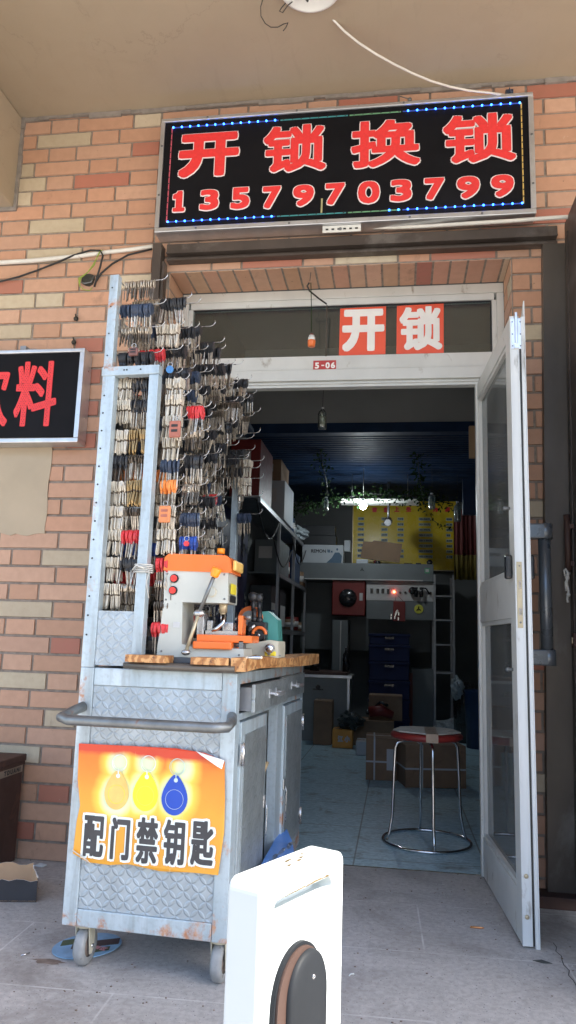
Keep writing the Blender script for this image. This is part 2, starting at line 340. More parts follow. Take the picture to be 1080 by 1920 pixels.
# ------------------------------------------------------------------ mesh builder
class MB:
    def __init__(s): s.v = []; s.f = []; s.mi = []; s.sm = []; s.col = None
    def add(s, vs, fs, mi=0, smooth=False):
        o = len(s.v); s.v.extend(tuple(v) for v in vs)
        for f in fs: s.f.append(tuple(i+o for i in f)); s.mi.append(mi); s.sm.append(smooth)
        return s
    def box(s, a, b, mi=0, M4=None, ch=0):
        (x0,y0,z0),(x1,y1,z1) = a,b
        x0,x1 = min(x0,x1),max(x0,x1); y0,y1=min(y0,y1),max(y0,y1); z0,z1=min(z0,z1),max(z0,z1)
        if ch and min(x1-x0,y1-y0,z1-z0) > 2.2*ch:
            bm = bmesh.new(); bmesh.ops.create_cube(bm, size=1)
            for v in bm.verts: v.co = Vector(((x0+x1)/2+v.co.x*(x1-x0),(y0+y1)/2+v.co.y*(y1-y0),(z0+z1)/2+v.co.z*(z1-z0)))
            bmesh.ops.bevel(bm, geom=bm.edges[:], offset=ch, segments=2, profile=.5, affect='EDGES')
            vs = [v.co.copy() for v in bm.verts]; bm.verts.index_update(); fs = [[v.index for v in f.verts] for f in bm.faces]; bm.free()
            if M4: vs = [M4@v for v in vs]
            return s.add(vs, fs, mi)
        vs = [Vector(p) for p in ((x0,y0,z0),(x1,y0,z0),(x1,y1,z0),(x0,y1,z0),(x0,y0,z1),(x1,y0,z1),(x1,y1,z1),(x0,y1,z1))]
        if M4: vs = [M4@v for v in vs]
        return s.add(vs, [(0,3,2,1),(4,5,6,7),(0,1,5,4),(1,2,6,5),(2,3,7,6),(3,0,4,7)], mi)
    def prism(s, pts, d, mi=0, mis=None):
        """closed polygon (3D points) pushed along vector d"""
        n = len(pts); p = [Vector(q) for q in pts]; d = Vector(d)
        nor = Vector((0,0,0))
        for i in range(n): nor += p[i].cross(p[(i+1)%n])
        if nor.dot(d) > 0: p = p[::-1]
        vs = p + [q+d for q in p]
        s.add(vs, [tuple(range(n))], mi)
        o = len(s.v)-2*n
        for f in [tuple(reversed(range(n,2*n)))]: s.f.append(tuple(i+o for i in f)); s.mi.append(mi); s.sm.append(False)
        for i in range(n):
            j = (i+1)%n; s.f.append((o+i, o+n+i, o+n+j, o+j)); s.mi.append(mi if mis is None else mis); s.sm.append(False)
        return s
    def tube(s, pts, r, mi=0, seg=8, cap=True, smooth=True):
        p = [Vector(q) for q in pts]; rs = r if isinstance(r, (list,tuple)) else [r]*len(p)
        vs = []; up = None
        for i, q in enumerate(p):
            t = (p[min(i+1,len(p)-1)]-p[max(i-1,0)])
            t = t.normalized() if t.length > 1e-9 else Vector((0,0,1))
            if up is None: up = t.orthogonal().normalized()
            else:
                up = (up - t*up.dot(t)); up = up.normalized() if up.length > 1e-6 else t.orthogonal().normalized()
            w = t.cross(up)
            for k in range(seg):
                a = 2*math.pi*k/seg; vs.append(q + (up*math.cos(a)+w*math.sin(a))*rs[i])
        fs = []
        for i in range(len(p)-1):
            for k in range(seg):
                a, b = i*seg+k, i*seg+(k+1)%seg; fs.append((a, b, b+seg, a+seg))
        s.add(vs, fs, mi, smooth)
        if cap:
            o = len(s.v)-len(vs); s.f += [tuple(o+k for k in reversed(range(seg))), tuple(o+(len(p)-1)*seg+k for k in range(seg))]; s.mi += [mi,mi]; s.sm += [False,False]
        return s
    def cyl(s, a, b, r, mi=0, seg=20, r2=None): return s.tube([a,b], [r, r if r2 is None else r2], mi, seg)
    def lathe(s, prof, c=(0,0,0), axis='z', mi=0, seg=28):
        vs = []
        for r_, h in prof:
            for k in range(seg):
                a = 2*math.pi*k/seg; x, y = r_*math.cos(a), r_*math.sin(a)
                v = {'z':(x,y,h),'y':(x,h,-y),'x':(h,x,y)}[axis]; vs.append((v[0]+c[0],v[1]+c[1],v[2]+c[2]))
        fs = [(i*seg+k, i*seg+(k+1)%seg, (i+1)*seg+(k+1)%seg, (i+1)*seg+k) for i in range(len(prof)-1) for k in range(seg)]
        return s.add(vs, fs, mi, True)
    def ball(s, c, r, mi=0, seg=16, sc=(1,1,1)):
        n = seg//2; vs = []; 
        for i in range(n+1):
            th = math.pi*i/n
            for k in range(seg):
                a = 2*math.pi*k/seg; vs.append((c[0]+r*sc[0]*math.sin(th)*math.cos(a), c[1]+r*sc[1]*math.sin(th)*math.sin(a), c[2]+r*sc[2]*math.cos(th)))
        fs = [(i*seg+k, (i+1)*seg+k, (i+1)*seg+(k+1)%seg, i*seg+(k+1)%seg) for i in range(n) for k in range(seg)]
        return s.add(vs, fs, mi, True)
    def torus(s, c, R_, r, axis='z', mi=0, seg=40, sg=10, a0=0, a1=2*math.pi):
        pts = []
        full = abs(a1-a0-2*math.pi) < 1e-6
        for k in range(seg+1):
            a = a0+(a1-a0)*k/seg; x, y = R_*math.cos(a), R_*math.sin(a)
            v = {'z':(x,y,0),'y':(x,0,y),'x':(0,x,y)}[axis]; pts.append((v[0]+c[0],v[1]+c[1],v[2]+c[2]))
        return s.tube(pts, r, mi, sg, cap=not full)
    def build(s, name, mats, parent=None, M4=None, origin=None):
        if not isinstance(mats, (list,tuple)): mats = [mats]
        vs = [Vector(v) for v in s.v]
        if M4: vs = [M4@v for v in vs]
        if parent is not None and origin is None:
            off = parent.get('_o', (0,0,0)); off = Vector(off)
        elif origin is not None: off = Vector(origin)
        else:
            off = Vector(((min(v.x for v in vs)+max(v.x for v in vs))/2, (min(v.y for v in vs)+max(v.y for v in vs))/2, min(v.z for v in vs)))
        me = bpy.data.meshes.new(name); me.from_pydata([v-off for v in vs], [], s.f)
        for m in mats: me.materials.append(MATS[m] if isinstance(m, str) else m)
        me.polygons.foreach_set('material_index', s.mi); me.polygons.foreach_set('use_smooth', s.sm); me.update()
        o = bpy.data.objects.new(name, me); COL.objects.link(o)
        if parent is not None: o.parent = parent; o['_o'] = tuple(off)
        else: o.location = off; o['_o'] = tuple(off)
        return o
def tag(o, label=None, cat=None, group=None, kind=None):
    if label: o['label'] = label
    if cat: o['category'] = cat
    if group: o['group'] = group
    if kind: o['kind'] = kind
    return o
def thing(name, label, cat, loc=(0,0,0), rz=0, group=None, local=False):
    """Empty at the thing's base; world-coordinate parts are shifted to it unless local (then parts are given in its own frame)"""
    o = bpy.data.objects.new(name, None); COL.objects.link(o); o.location = loc; o.rotation_euler = (0,0,rz); o.empty_display_size = .05
    o['_o'] = (0,0,0) if local else tuple(loc)
    return tag(o, label, cat, group)
def box(a, b, mi=0, ch=0): return MB().box(a, b, mi, ch=ch)

# writing: glyph outlines from Blender's built-in font, turned into mesh
_gc = {'1': ([(0,.70),(.0,.60),(.17,.66),(.17,.06),(.02,.06),(.02,0),(.52,0),(.52,.06),(.37,.06),(.37,.86),(.27,.86),(.19,.76)], [(0,1,2,11),(2,3,8,9,10,11),(4,5,6,7,8,3)])}
def glyph(ch):
    if ch in _gc: return _gc[ch]
    cu = bpy.data.curves.new('g', 'FONT'); cu.body = ch; cu.size = 1; cu.resolution_u = 4
    o = bpy.data.objects.new('g', cu); COL.objects.link(o); bpy.context.view_layer.update()
    dg = bpy.context.evaluated_depsgraph_get(); me = bpy.data.meshes.new_from_object(o.evaluated_get(dg))
    vs = [(v.co.x, v.co.y) for v in me.vertices]; fs = [tuple(p.vertices) for p in me.polygons]
    bpy.data.objects.remove(o); bpy.data.curves.remove(cu); bpy.data.meshes.remove(me)
    _gc[ch] = (vs, fs); return _gc[ch]
def put(mb, ch, x0, z0, x1, z1, y, bold=0, mi=0, shear=0, step=.00012, n=8, squash=None):
    """glyph string fitted into the rectangle, strokes thickened by ring-shifted copies"""
    vs, fs = glyph(ch)
    if not vs: return y
    ax, bx = min(v[0] for v in vs), max(v[0] for v in vs); az, bz = min(v[1] for v in vs), max(v[1] for v in vs)
    X0, X1, Z0, Z1 = x0+bold, x1-bold, z0+bold, z1-bold
    sx, sz = (X1-X0)/max(bx-ax,1e-6), (Z1-Z0)/max(bz-az,1e-6)
    k = 0
    offs = [(0,0)] + ([(bold*math.cos(2*math.pi*(i+.5)/n), bold*math.sin(2*math.pi*(i+.5)/n)) for i in range(n)] if bold else [])
    if bold: offs += [(bold*.84*i, bold*.84*j) for i in (-1,1) for j in (-1,1)]
    if bold > .006: offs += [(bold*.5*i, bold*.5*j) for i in (-1,1) for j in (-1,1)]
    for ox, oz in offs:
        mb.add([(X0+(vx-ax)*sx+ox+shear*(vz-az)*sz, y-k*step, Z0+(vz-az)*sz+oz) for vx, vz in vs], fs, mi); k += 1
    return y-k*step

# ================================================================== SETTING
def quadsheet(name, x0, x1, y0, y1, z, m, kind='structure'):
    o = MB().add([(x0,y0,z),(x1,y0,z),(x1,y1,z),(x0,y1,z)], [(0,1,2,3)]).build(name, m); return tag(o, kind=kind)
quadsheet('street', -150, 150, -150, -3.9, -.004, 'street')
quadsheet('pavement', -30, 30, -3.9, .27, 0, 'granite')
o = quadsheet('shop_floor', -1.45, 1.35, .27, 6.5, .004, 'shop_tile')
quadsheet('far_ground', -150, 150, 6.6, 150, -.004, 'street')
CZ = 3.715
tag(MB().box((-8,-3.05,CZ),(8,.25,CZ+.28)).build('ceiling', 'soffit_paint'), kind='structure')
# plaster joint between wall and ceiling: a rough bead
b = MB(); x = -1.99
while x < 4.5:
    w = random.uniform(.05,.14); b.box((x,-.006-random.uniform(.004,.010),CZ-random.uniform(.012,.03)),(x+w+.004,.0,CZ-.001)); x += w
tag(b.build('mortar_bead', 'soft_mortar'), 'rough grey mortar bead along the joint of brick wall and ceiling', 'mortar bead')
# beam
BM = MB(); BM.box((-2.6,-3.0,3.195),(-2.0,-.004,CZ-.002), ch=.01)
tag(BM.build('beam', 'soffit_paint'), 'beige painted concrete beam dropping below the ceiling at far left', 'beam')
b = MB(); z = 3.19
while z < 3.70:
    h = random.uniform(.04,.09); b.box((-2.0,-.012-random.uniform(0,.006),z),(-1.985+random.uniform(0,.008),-.001,z+h+.003)); z += h
b.box((-2.6,-.014,3.175),(-1.985,-.001,3.195))
tag(b.build('mortar_fillet', 'soft_mortar'), 'grey mortar fillet running down beside the beige beam', 'mortar fillet')

# ---- brick wall with recessed doorway
OX0, OX1, OZ = -1.135, .523, 34*.0822
wall = thing('brick_wall', 'orange and cream brick tile facade around the recessed shop doorway', 'wall', (-.3,0,0))
bk = MB()
bk.box((-4.6,.007,-.01),(OX0-.0,.23,CZ)); bk.box((OX1+.0,.007,-.01),(4.6,.23,CZ)); bk.box((OX0,.007,OZ+.0),(OX1,.23,CZ))
bk.build('backing', 'mortar', wall)
cols = []; br = MB()
H = .0822; J = .011
ORANGE = [(.55,.315,.205),(.57,.33,.215),(.53,.30,.19),(.58,.35,.235),(.55,.325,.22),(.57,.31,.195)]
REDS = [(.44,.165,.11),(.46,.18,.12),(.42,.155,.105)]; CREAMS = [(.55,.46,.32),(.58,.49,.35),(.52,.43,.30)]
CR = [(-1.757, 3.576), (-1.306, 3.653), (-1.952, 3.415), (-1.752, 3.078), (-1.966, 2.645), (-1.779, 2.883), (-1.905, 2.762), (-1.746, 2.677), (-1.568, 1.362), (-1.734, 1.114), (-1.743, 0.785), (-1.544, 0.62), (-1.698, 0.459), (-1.931, 2.525), (.599,1.635), (.57,.477), (-0.236, 0, 2.839)[::2], (0.612, 0, 2.443)[::2], (-1.25,2.72)]
RD = [(-1.53, 3.319), (-1.311, 3.493), (-1.481, 0.952), (-1.006, 0.313), (-1.54, 0.282), (-1.652, 0.116), (-1.023, 2.399), (-0.853, 3.076), (-0.628, 2.838), (-0.25, 3.66), (-1.533, 2.442), (-1.534, 2.274), (-1.507, 2.108), (-1.482, 1.959), (0.612, 2.933), (.619,2.43),(.609,2.02),(.589,1.233),(.582,.944), (-0.122, 0, 3.001)[::2], (-1.186, 0, 2.87)[::2]]
def pick(x0, x1, z0, z1):
    for p in CR:
        if x0 <= p[0] <= x1 and z0 <= p[1] <= z1: return random.choice(CREAMS)
    for p in RD:
        if x0 <= p[0] <= x1 and z0 <= p[1] <= z1: return random.choice(REDS)
    if -2.05 < x0 < -1.0 or (OX1-.3 < x0 and x1 < .75): r = random.uniform(.0,.88)
    else: r = random.random()
    c = random.choice(ORANGE) if r < .88 else random.choice(REDS if r < .93 else CREAMS)
    return c
def brick(x0, x1, z0, z1, y0=0.0):
    if x1-x0 < .012: return
    c = pick(x0, x1, z0, z1); k = random.uniform(.93,1.06); c = tuple(v*k for v in c)
    e = .0012; d = random.uniform(-.0012,.0012); n0 = len(br.f)
    vs = [(x0,.007,z0),(x1,.007,z0),(x1,.007,z1),(x0,.007,z1),(x0+e,y0+d,z0+e),(x1-e,y0+d,z0+e),(x1-e,y0+d,z1-e),(x0+e,y0+d,z1-e)]
    br.add(vs, [(4,5,6,7),(0,1,5,4),(1,2,6,5),(2,3,7,6),(3,0,4,7)]); cols.extend([c]*(len(br.f)-n0))
for k in range(46):
    z0, z1 = k*H+J/2-.002, (k+1)*H-J/2-.002
    if k == 45: z1 = CZ-.012
    if z1 <= z0: continue
    cen = -1.53 if k % 2 == 0 else -1.756
    spans = []
    for n in range(-8, 15):
        c0 = cen+.458*n; spans += [(c0-.1525, c0+.1525), (c0+.1525, c0+.3055)]
    for a, b_ in spans:
        x0, x1 = a+J/2, b_-J/2
        if x0 < -4.5 or x1 > 4.5: continue
        if k < 34:
            if x1 <= OX0-.004 or x0 >= OX1+.004: brick(x0, x1, z0, z1)
            else:
                if x0 < OX0: brick(x0, OX0-.002, z0, z1)
                if x1 > OX1: brick(OX1+.002, x1, z0, z1)
        else: brick(x0, x1, z0, z1)
# reveal jambs and header course (soldier tiles under the lintel)
def slab(a, b_):
    n0 = len(br.f); c = pick(9,9.1,9,9.1) if False else random.choice(ORANGE*3+REDS+CREAMS[:1]); c = tuple(v*random.uniform(.92,1.04) for v in c)
    br.box(a, b_); cols.extend([c]*(len(br.f)-n0))
for k in range(34):
    z0, z1 = k*H+J/2-.002, (k+1)*H-J/2-.002
    ys = [(.004,.226)] if k % 2 else [(.004,.11),(.12,.226)]
    for y0, y1 in ys:
        slab((OX0,y0,z0),(OX0+.006,y1,z1)); slab((OX1-.006,y0,z0),(OX1,y1,z1))
x = OX0+.008; i = 0
while x < OX1-.02:
    slab((x,.003,OZ-.006),(min(x+.070,OX1-.008),.226,OZ+.001)); x += .081; i += 1
bw = br.build('brick_tiles', 'brick_tile', wall)
ca = bw.data.color_attributes.new('Col', 'FLOAT_COLOR', 'CORNER')
li = 0
for p, c in zip(bw.data.polygons, cols):
    for l in p.loop_indices: ca.data[l].color = (c[0],c[1],c[2],1)
b = MB()
for a_, b_ in (((OX0-.001,.003,0),(OX0+.0035,.228,OZ)),((OX1-.0035,.003,0),(OX1+.001,.228,OZ)),((OX0,.0025,OZ-.003),(OX1,.228,OZ+.004))): b.box(a_, b_)
b.build('reveal_mortar', 'mortar', wall)
# concrete patch behind the drinks sign
pts = []
px0, px1, pz0, pz1 = -2.35, (-1.674, 0, 1.894)[0], (-1.632, 0, 1.472)[2], (-1.671, 0, 1.915)[2]
for i in range(24):
    pts.append((px0+(px1-px0)*i/23, -.0035, pz1+random.uniform(-.006,.006)))
for i in range(8): pts.append((px1+random.uniform(-.006,.005), -.0035, pz1+(pz0-pz1)*(i+.5)/8))
for i in range(24): pts.append((px1+(px0-px1)*i/23, -.0035, pz0+random.uniform(-.008,.008)-.012*math.sin(i/23*9)))
MB().prism(pts, (0,.0105,0)).build('plaster_patch', 'render_wall', wall)

# ================================================================== MAIN SIGN
sx0, sx1, sz0, sz1 = -1.19, .622, 2.955, 3.578
sign = thing('led_sign', 'large black lock shop sign with red writing and blue LED border above doorway', 'sign', ((sx0+sx1)/2,-.05,sz0))
b = MB(); fw_ = .026
b.box((sx0,-.1,sz0),(sx1,-.004,sz0+fw_), ch=.004); b.box((sx0,-.1,sz1-fw_*.8),(sx1,-.004,sz1), ch=.004)
b.box((sx0,-.0995,sz0+fw_),(sx0+fw_*.8,-.004,sz1-fw_*.8)); b.box((sx1-fw_*.9,-.0995,sz0+fw_),(sx1,-.004,sz1-fw_*.8))
b.build('frame', 'alu', sign)
box((sx0+.01,-.092,sz0+.01),(sx1-.01,-.01,sz1-.01)).build('panel', 'sign_black', sign)
yF = -.0925
def rc(px0, px1, pt, pb, Y=-.095):
    return None
WR = [('开', (-1.093, -0.095, 3.237), (-0.777, -0.095, 3.486), .0135), ('锁', (-0.665, -0.095, 3.235), (-0.344, -0.095, 3.497), .009), ('换', (-0.234, -0.095, 3.231), (0.104, -0.095, 3.49), .009), ('锁', (0.2, -0.095, 3.224), (0.544, -0.095, 3.488), .009)]
DG = [('1', (-1.11, -0.095, 3.056), (-1.038, -0.095, 3.178)), ('3', (-0.972, -0.095, 3.056), (-0.868, -0.095, 3.176)), ('5', (-0.817, -0.095, 3.053), (-0.714, -0.095, 3.178)), ('7', (-0.659, -0.095, 3.047), (-0.561, -0.095, 3.174)), ('9', (-0.51, -0.095, 3.049), (-0.399, -0.095, 3.172)), ('7', (-0.353, -0.095, 3.048), (-0.251, -0.095, 3.171)), ('0', (-0.198, -0.095, 3.045), (-0.086, -0.095, 3.171)), ('3', (-0.045, -0.095, 3.047), (0.064, -0.095, 3.17)), ('7', (0.114, -0.095, 3.046), (0.215, -0.095, 3.168)), ('9', (0.263, -0.095, 3.042), (0.376, -0.095, 3.166)), ('9', (0.418, -0.095, 3.041), (0.53, -0.095, 3.164))]
for ch, a, c, bo in WR + [(d[0], d[1], d[2], .0075) for d in DG]:
    g = MB()
    y1 = put(g, ch, a[0], a[2], c[0], c[2], yF-.0006, bo+.0048, 0, n=20)
    a2, c2 = (a[0]+.0048, 0, a[2]+.0048), (c[0]-.0048, 0, c[2]-.0048)
    y2 = put(g, ch, a2[0], a2[2], c2[0], c2[2], y1-.0006, bo, 1, n=14)
    g.build('character' if ord(ch) > 200 else 'digit', ['sign_white','sign_red'], sign)
    # little LED dots along the strokes
# border strips and LEDs
bx0, bz0, bx1, bz1 = sx0+.055, sz0+.055, sx1-.052, sz1-.052
def strip(x0, z0, x1, z1, m):
    t_ = .0055
    if abs(x1-x0) > abs(z1-z0): box((x0,-.0955,z0-t_/2),(x1,-.0925,z0+t_/2)).build('light_strip', m, sign)
    else: box((x0-t_/2,-.0955,z0),(x0+t_/2,-.0925,z1)).build('light_strip', m, sign)
strip(bx0+.003, bz0, bx0+.003, bz1, 'strip_red'); strip(bx1-.003, bz0+.0, bx1-.003, bz1, 'strip_gold')
L_ = bx1-bx0
for zz in (bz0, bz1):
    strip(bx0+.008, zz, bx0+L_*.32, zz, 'strip_blue'); strip(bx0+L_*.325, zz, bx0+L_*.52, zz, 'strip_teal'); strip(bx0+L_*.525, zz, bx0+L_*.67, zz, 'strip_green'); strip(bx0+L_*.675, zz, bx1-.008, zz, 'strip_blue')
def diode(x, z, on):
    MB().ball((x,-.0975,z), .0046 if on else .0032, 0, 8).build('lit_diode' if on else 'unlit_diode', 'led_blue' if on else 'dot_black', sign)
for zz in (bz0, bz1):
    n = 40
    for i in range(n):
        u = i/(n-1); diode(bx0+.01+u*(L_-.02), zz, (u < .33 or u > .67) if zz == bz1 else (u < .31 or u > .64))
for xx in (bx0+.003, bx1-.003):
    for i in range(1, 15): diode(xx, bz0+(bz1-bz0)*i/15, False)
for (x, z) in ((sx0+.012,sz0+.2),(sx0+.012,sz0+.47),(sx1-.012,sz0+.15),(sx1-.012,sz0+.4),(-.98,sz0+.012),(-.52,sz0+.012),(.05,sz0+.012),(.38,sz0+.012),(-.95,sz1-.01),(-.5,sz1-.01),(.02,sz1-.01)): MB().ball((x,-.101,z), .006, 0, 8, (1,.6,1)).build('frame_screw', 'dark_iron', sign)
b = MB(); b.prism([(-0.37, -0.096, 3.015), (-0.362, -0.096, 3.015), (-0.361, -0.096, 3.09), (-0.369, -0.096, 3.09)], (0,.002,0)); b.build('scratch_mark', 'wax', sign)
# perforated bracket under the sign
bp0, bp1 = (-0.36, -0.075, 2.919), (-0.178, -0.075, 2.973)
br_ = thing('mounting_bracket', 'white perforated metal bracket under the lower edge of the long sign', 'bracket', (bp0[0]+.09,-.05,bp0[2]))
b = MB(); b.box((bp0[0],-.082,bp0[2]),(bp1[0],-.079,bp0[2]+.034)); b.box((bp0[0],-.079,bp0[2]+.034),(bp1[0],-.03,bp0[2]+.037)); b.box((bp0[0],-.033,bp0[2]+.037),(bp1[0],-.03,sz0-.001)); b.build('plate', 'lamp_white', br_)
b = MB()
for i in range(6): b.box((bp0[0]+.015+i*.028,-.0835,bp0[2]+.012),(bp0[0]+.028+i*.028,-.0821,bp0[2]+.020))
b.build('slots', 'dot_black', br_); MB().ball((bp0[0]+.085,-.084,bp0[2]+.016), .008, 0, 10, (1,.5,1)).build('bolt', 'dark_iron', br_)
# small hooks and wires on top of the sign
b = MB(); c = (0.049, -0.06, 3.614); b.tube([(c[0]-.045,-.05,c[2]+.03),(c[0]-.02,-.06,c[2]+.012),(c[0],-.06,c[2]+.004)], .0025); b.ball((c[0],-.06,c[2]), .011, 0, 10)
tag(b.build('screw_hook', 'dark_iron'), 'small dark screw hook on the top edge of the long sign', 'hook')
c = (0.519, -0.06, 3.595)
b = MB(); b.box((c[0]-.02,-.085,c[2]-.002),(c[0]+.016,-.05,c[2]+.018), ch=.003); b.tube([(c[0]-.01,-.088,c[2]-.01),(c[0]-.005,-.096,c[2]+.015),(c[0]+.01,-.09,c[2]-.018)], .003)
tag(b.build('cable_joint', 'key_navy'), 'dark taped cable joint on the top right corner of the long sign', 'cable joint')

# lamp base on ceiling with cable to the sign
lc = (-0.373, -0.598, 3.715)
lamp = thing('ceiling_lamp_base', 'round white ceiling lamp base with loose wires at top edge of photo', 'lamp', (lc[0],lc[1],3.66))
MB().lathe([(0.0,3.7145),(.135,3.7145),(.138,3.705),(.132,3.694),(.12,3.69),(.118,3.697),(.0,3.699)], (lc[0],lc[1]-.07,0), seg=48).build('base_plate', 'lamp_white', lamp)
b = MB(); yy = lc[1]-.07
b.box((lc[0]-.045,yy-.03,3.68),(lc[0]+.0,yy+.035,3.697), ch=.004)
for i in range(7):
    p = [(lc[0]+random.uniform(-.06,.03), yy+random.uniform(-.05,.06), 3.69-random.uniform(0,.02)) for _ in range(4)]; b.tube(p, .003, 0, 6)
b.build('wiring', 'cable_black', lamp)
b = MB(); w0 = (-0.588, -0.6, 3.72); 
b.tube([(-0.579, -0.62, 3.716), (-0.594, -0.6, 3.689), (-0.596, -0.58, 3.661), (-0.58, -0.56, 3.641), (-0.556, -0.55, 3.629), (-0.525, -0.55, 3.626), (-0.5, -0.55, 3.639), (-0.481, -0.55, 3.643), (-0.49, -0.55, 3.62), (-0.501, -0.55, 3.605)], .0022, 0, 6)
b.tube([(-0.458, -0.6, 3.722), (-0.48, -0.6, 3.701), (-0.502, -0.6, 3.674), (-0.511, -0.6, 3.657), (-0.497, -0.6, 3.648), (-0.475, -0.6, 3.682), (-0.448, -0.6, 3.705)], .0022, 0, 6)
tag(b.build('loose_wire', 'wire_thin'), 'thin dark curled wires hanging from the ceiling left of the lamp base', 'wire')
b = MB(); b.tube([(-0.37, -0.53, 3.764), (-0.337, -0.5, 3.752), (-0.299, -0.47, 3.722), (-0.247, -0.43, 3.689), (-0.184, -0.4, 3.65), (-0.108, -0.37, 3.612), (-0.027, -0.33, 3.587), (0.055, -0.29, 3.567), (0.143, -0.25, 3.551), (0.235, -0.2, 3.554), (0.323, -0.16, 3.559), (0.42, -0.12, 3.572), (0.49, -0.09, 3.579)], .0052, 0, 8)
tag(b.build('white_cable', 'cable_white'), 'white cable sagging from the ceiling lamp to the top right of long sign', 'cable')

# wall conduits, hole, black cable
b = MB(); b.tube([(-2.161, -0.012, 2.88), (-1.865, -0.014, 2.883), (-1.605, -0.016, 2.896), (-1.464, -0.016, 2.91), (-1.338, -0.014, 2.919), (-1.223, -0.012, 2.932)], [.012,.012,.0115,.011,.011,.010], 0, 8)
tag(b.build('white_conduit', 'cable_white'), 'white plastic conduit along the brick wall left of the door frame', 'conduit')
b = MB(); b.tube([(-0.172, -0.03, 2.963), (-0.019, -0.04, 2.952), (0.13, -0.05, 2.946), (0.325, -0.07, 2.937), (0.514, -0.09, 2.928), (0.675, -0.11, 2.921), (0.831, -0.13, 2.91)], [.004,.008,.009,.0095,.0095,.0095,.0095], 0, 8)
tag(b.build('white_conduit', 'cable_white'), 'white cable lying on the brown head rail under the right of the sign', 'conduit')
b = MB(); c = (-1.556, 0, 2.771)
hp = [(c[0]+.036*math.cos(a)*random.uniform(.85,1.15), -.006, c[2]+.034*math.sin(a)*random.uniform(.85,1.15)) for a in [i*.45 for i in range(14)]]
b.prism(hp, (0,.01,0))
b.tube([(c[0]-.03,-.014,c[2]-.02),(c[0]-.01,-.02,c[2]-.028),(c[0]+.02,-.014,c[2]-.02),(c[0]+.03,-.012,c[2]+.012)], .004, 1, 6)
tag(b.build('wall_hole', ['hole','dark_iron']), 'ragged dark hole in the brick wall where the cables come out', 'hole')
b = MB(); b.tube([(-2.143, -0.02, 2.753), (-2.027, -0.02, 2.772), (-1.926, -0.02, 2.794), (-1.828, -0.02, 2.825), (-1.729, -0.022, 2.86), (-1.63, -0.025, 2.898), (-1.544, -0.03, 2.917), (-1.49, -0.035, 2.909), (-1.474, -0.035, 2.882), (-1.486, -0.03, 2.825), (-1.505, -0.02, 2.767), (-1.518, -0.01, 2.727)], .005, 0, 8)
b.tube([(-1.513, -0.012, 2.749), (-1.482, -0.02, 2.795), (-1.427, -0.024, 2.84), (-1.347, -0.022, 2.886), (-1.225, -0.018, 2.914)], .005, 0, 8)
tag(b.build('black_cable', 'cable_black'), 'black cable looping over the white conduit and into the wall hole', 'cable')
b = MB()
for q in range(3):
    j = q*2.2
    b.tube([(-1.479, -0.035, 2.914), ((-1.495, -0.035, 2.901)[0]+j*.001,-.035,(-1.495, -0.035, 2.901)[2]), (-1.509, -0.03, 2.872), ((-1.518, -0.03, 2.835)[0]-j*.002,-.03,(-1.518, -0.03, 2.835)[2]), (-1.555, -0.022, 2.8), ((-1.588, -0.02, 2.771)[0]-j*.003,-.022,(-1.588, -0.02, 2.771)[2]), (-1.594, -0.018, 2.732), (-1.571, -0.015, 2.712), (-1.54, -0.014, 2.706), (-1.529, -0.01, 2.724)], .0022, 0, 6)
tag(b.build('earth_wire', 'wire_green'), 'yellow and green wires dangling from the conduit to the wall hole', 'wire')
for px in ((-1.602, 0, 2.56), (-1.603, 0, 2.435)):
    b = MB(); b.ball((px[0],-.01,px[2]), .012, 0, 10, (1.1,.8,1)); b.tube([(px[0],-.01,px[2]+.005),(px[0]+.004,-.028,px[2]+.016)], .004, 0, 6)
    tag(b.build('wall_bolt', 'hole'), 'small black bolt end in the brickwork just below the cable hole' if px[2] > (-1.597, 0, 2.5)[2] else 'small black bolt end just above the corner of the drinks sign', 'bolt')

# ================================================================== LEFT (drinks) SIGN
dz0, dz1 = (-1.511, -0.1, 1.895)[2], (-1.526, -0.1, 2.367)[2]; dx1 = (-1.501, -0.1, 2.129)[0]; dx0 = dx1-1.55
ds = thing('drinks_sign', 'black sign with red Chinese characters for drinks, cut off at left edge', 'sign', ((dx0+dx1)/2,-.05,dz0))
b = MB(); b.box((dx0,-.1,dz0),(dx1,-.006,dz0+.024), ch=.004); b.box((dx0,-.1,dz1-.02),(dx1,-.006,dz1), ch=.004); b.box((dx1-.022,-.0995,dz0+.024),(dx1,-.006,dz1-.02)); b.box((dx0,-.0995,dz0+.024),(dx0+.022,-.006,dz1-.02)); b.build('frame', 'alu', ds)
box((dx0+.01,-.088,dz0+.01),(dx1-.01,-.01,dz1-.01)).build('panel', 'sign_black', ds)
ca_, cb_ = (-1.846, -0.09, 1.978), (-1.629, -0.09, 2.308)
cw = cb_[0]-ca_[0]
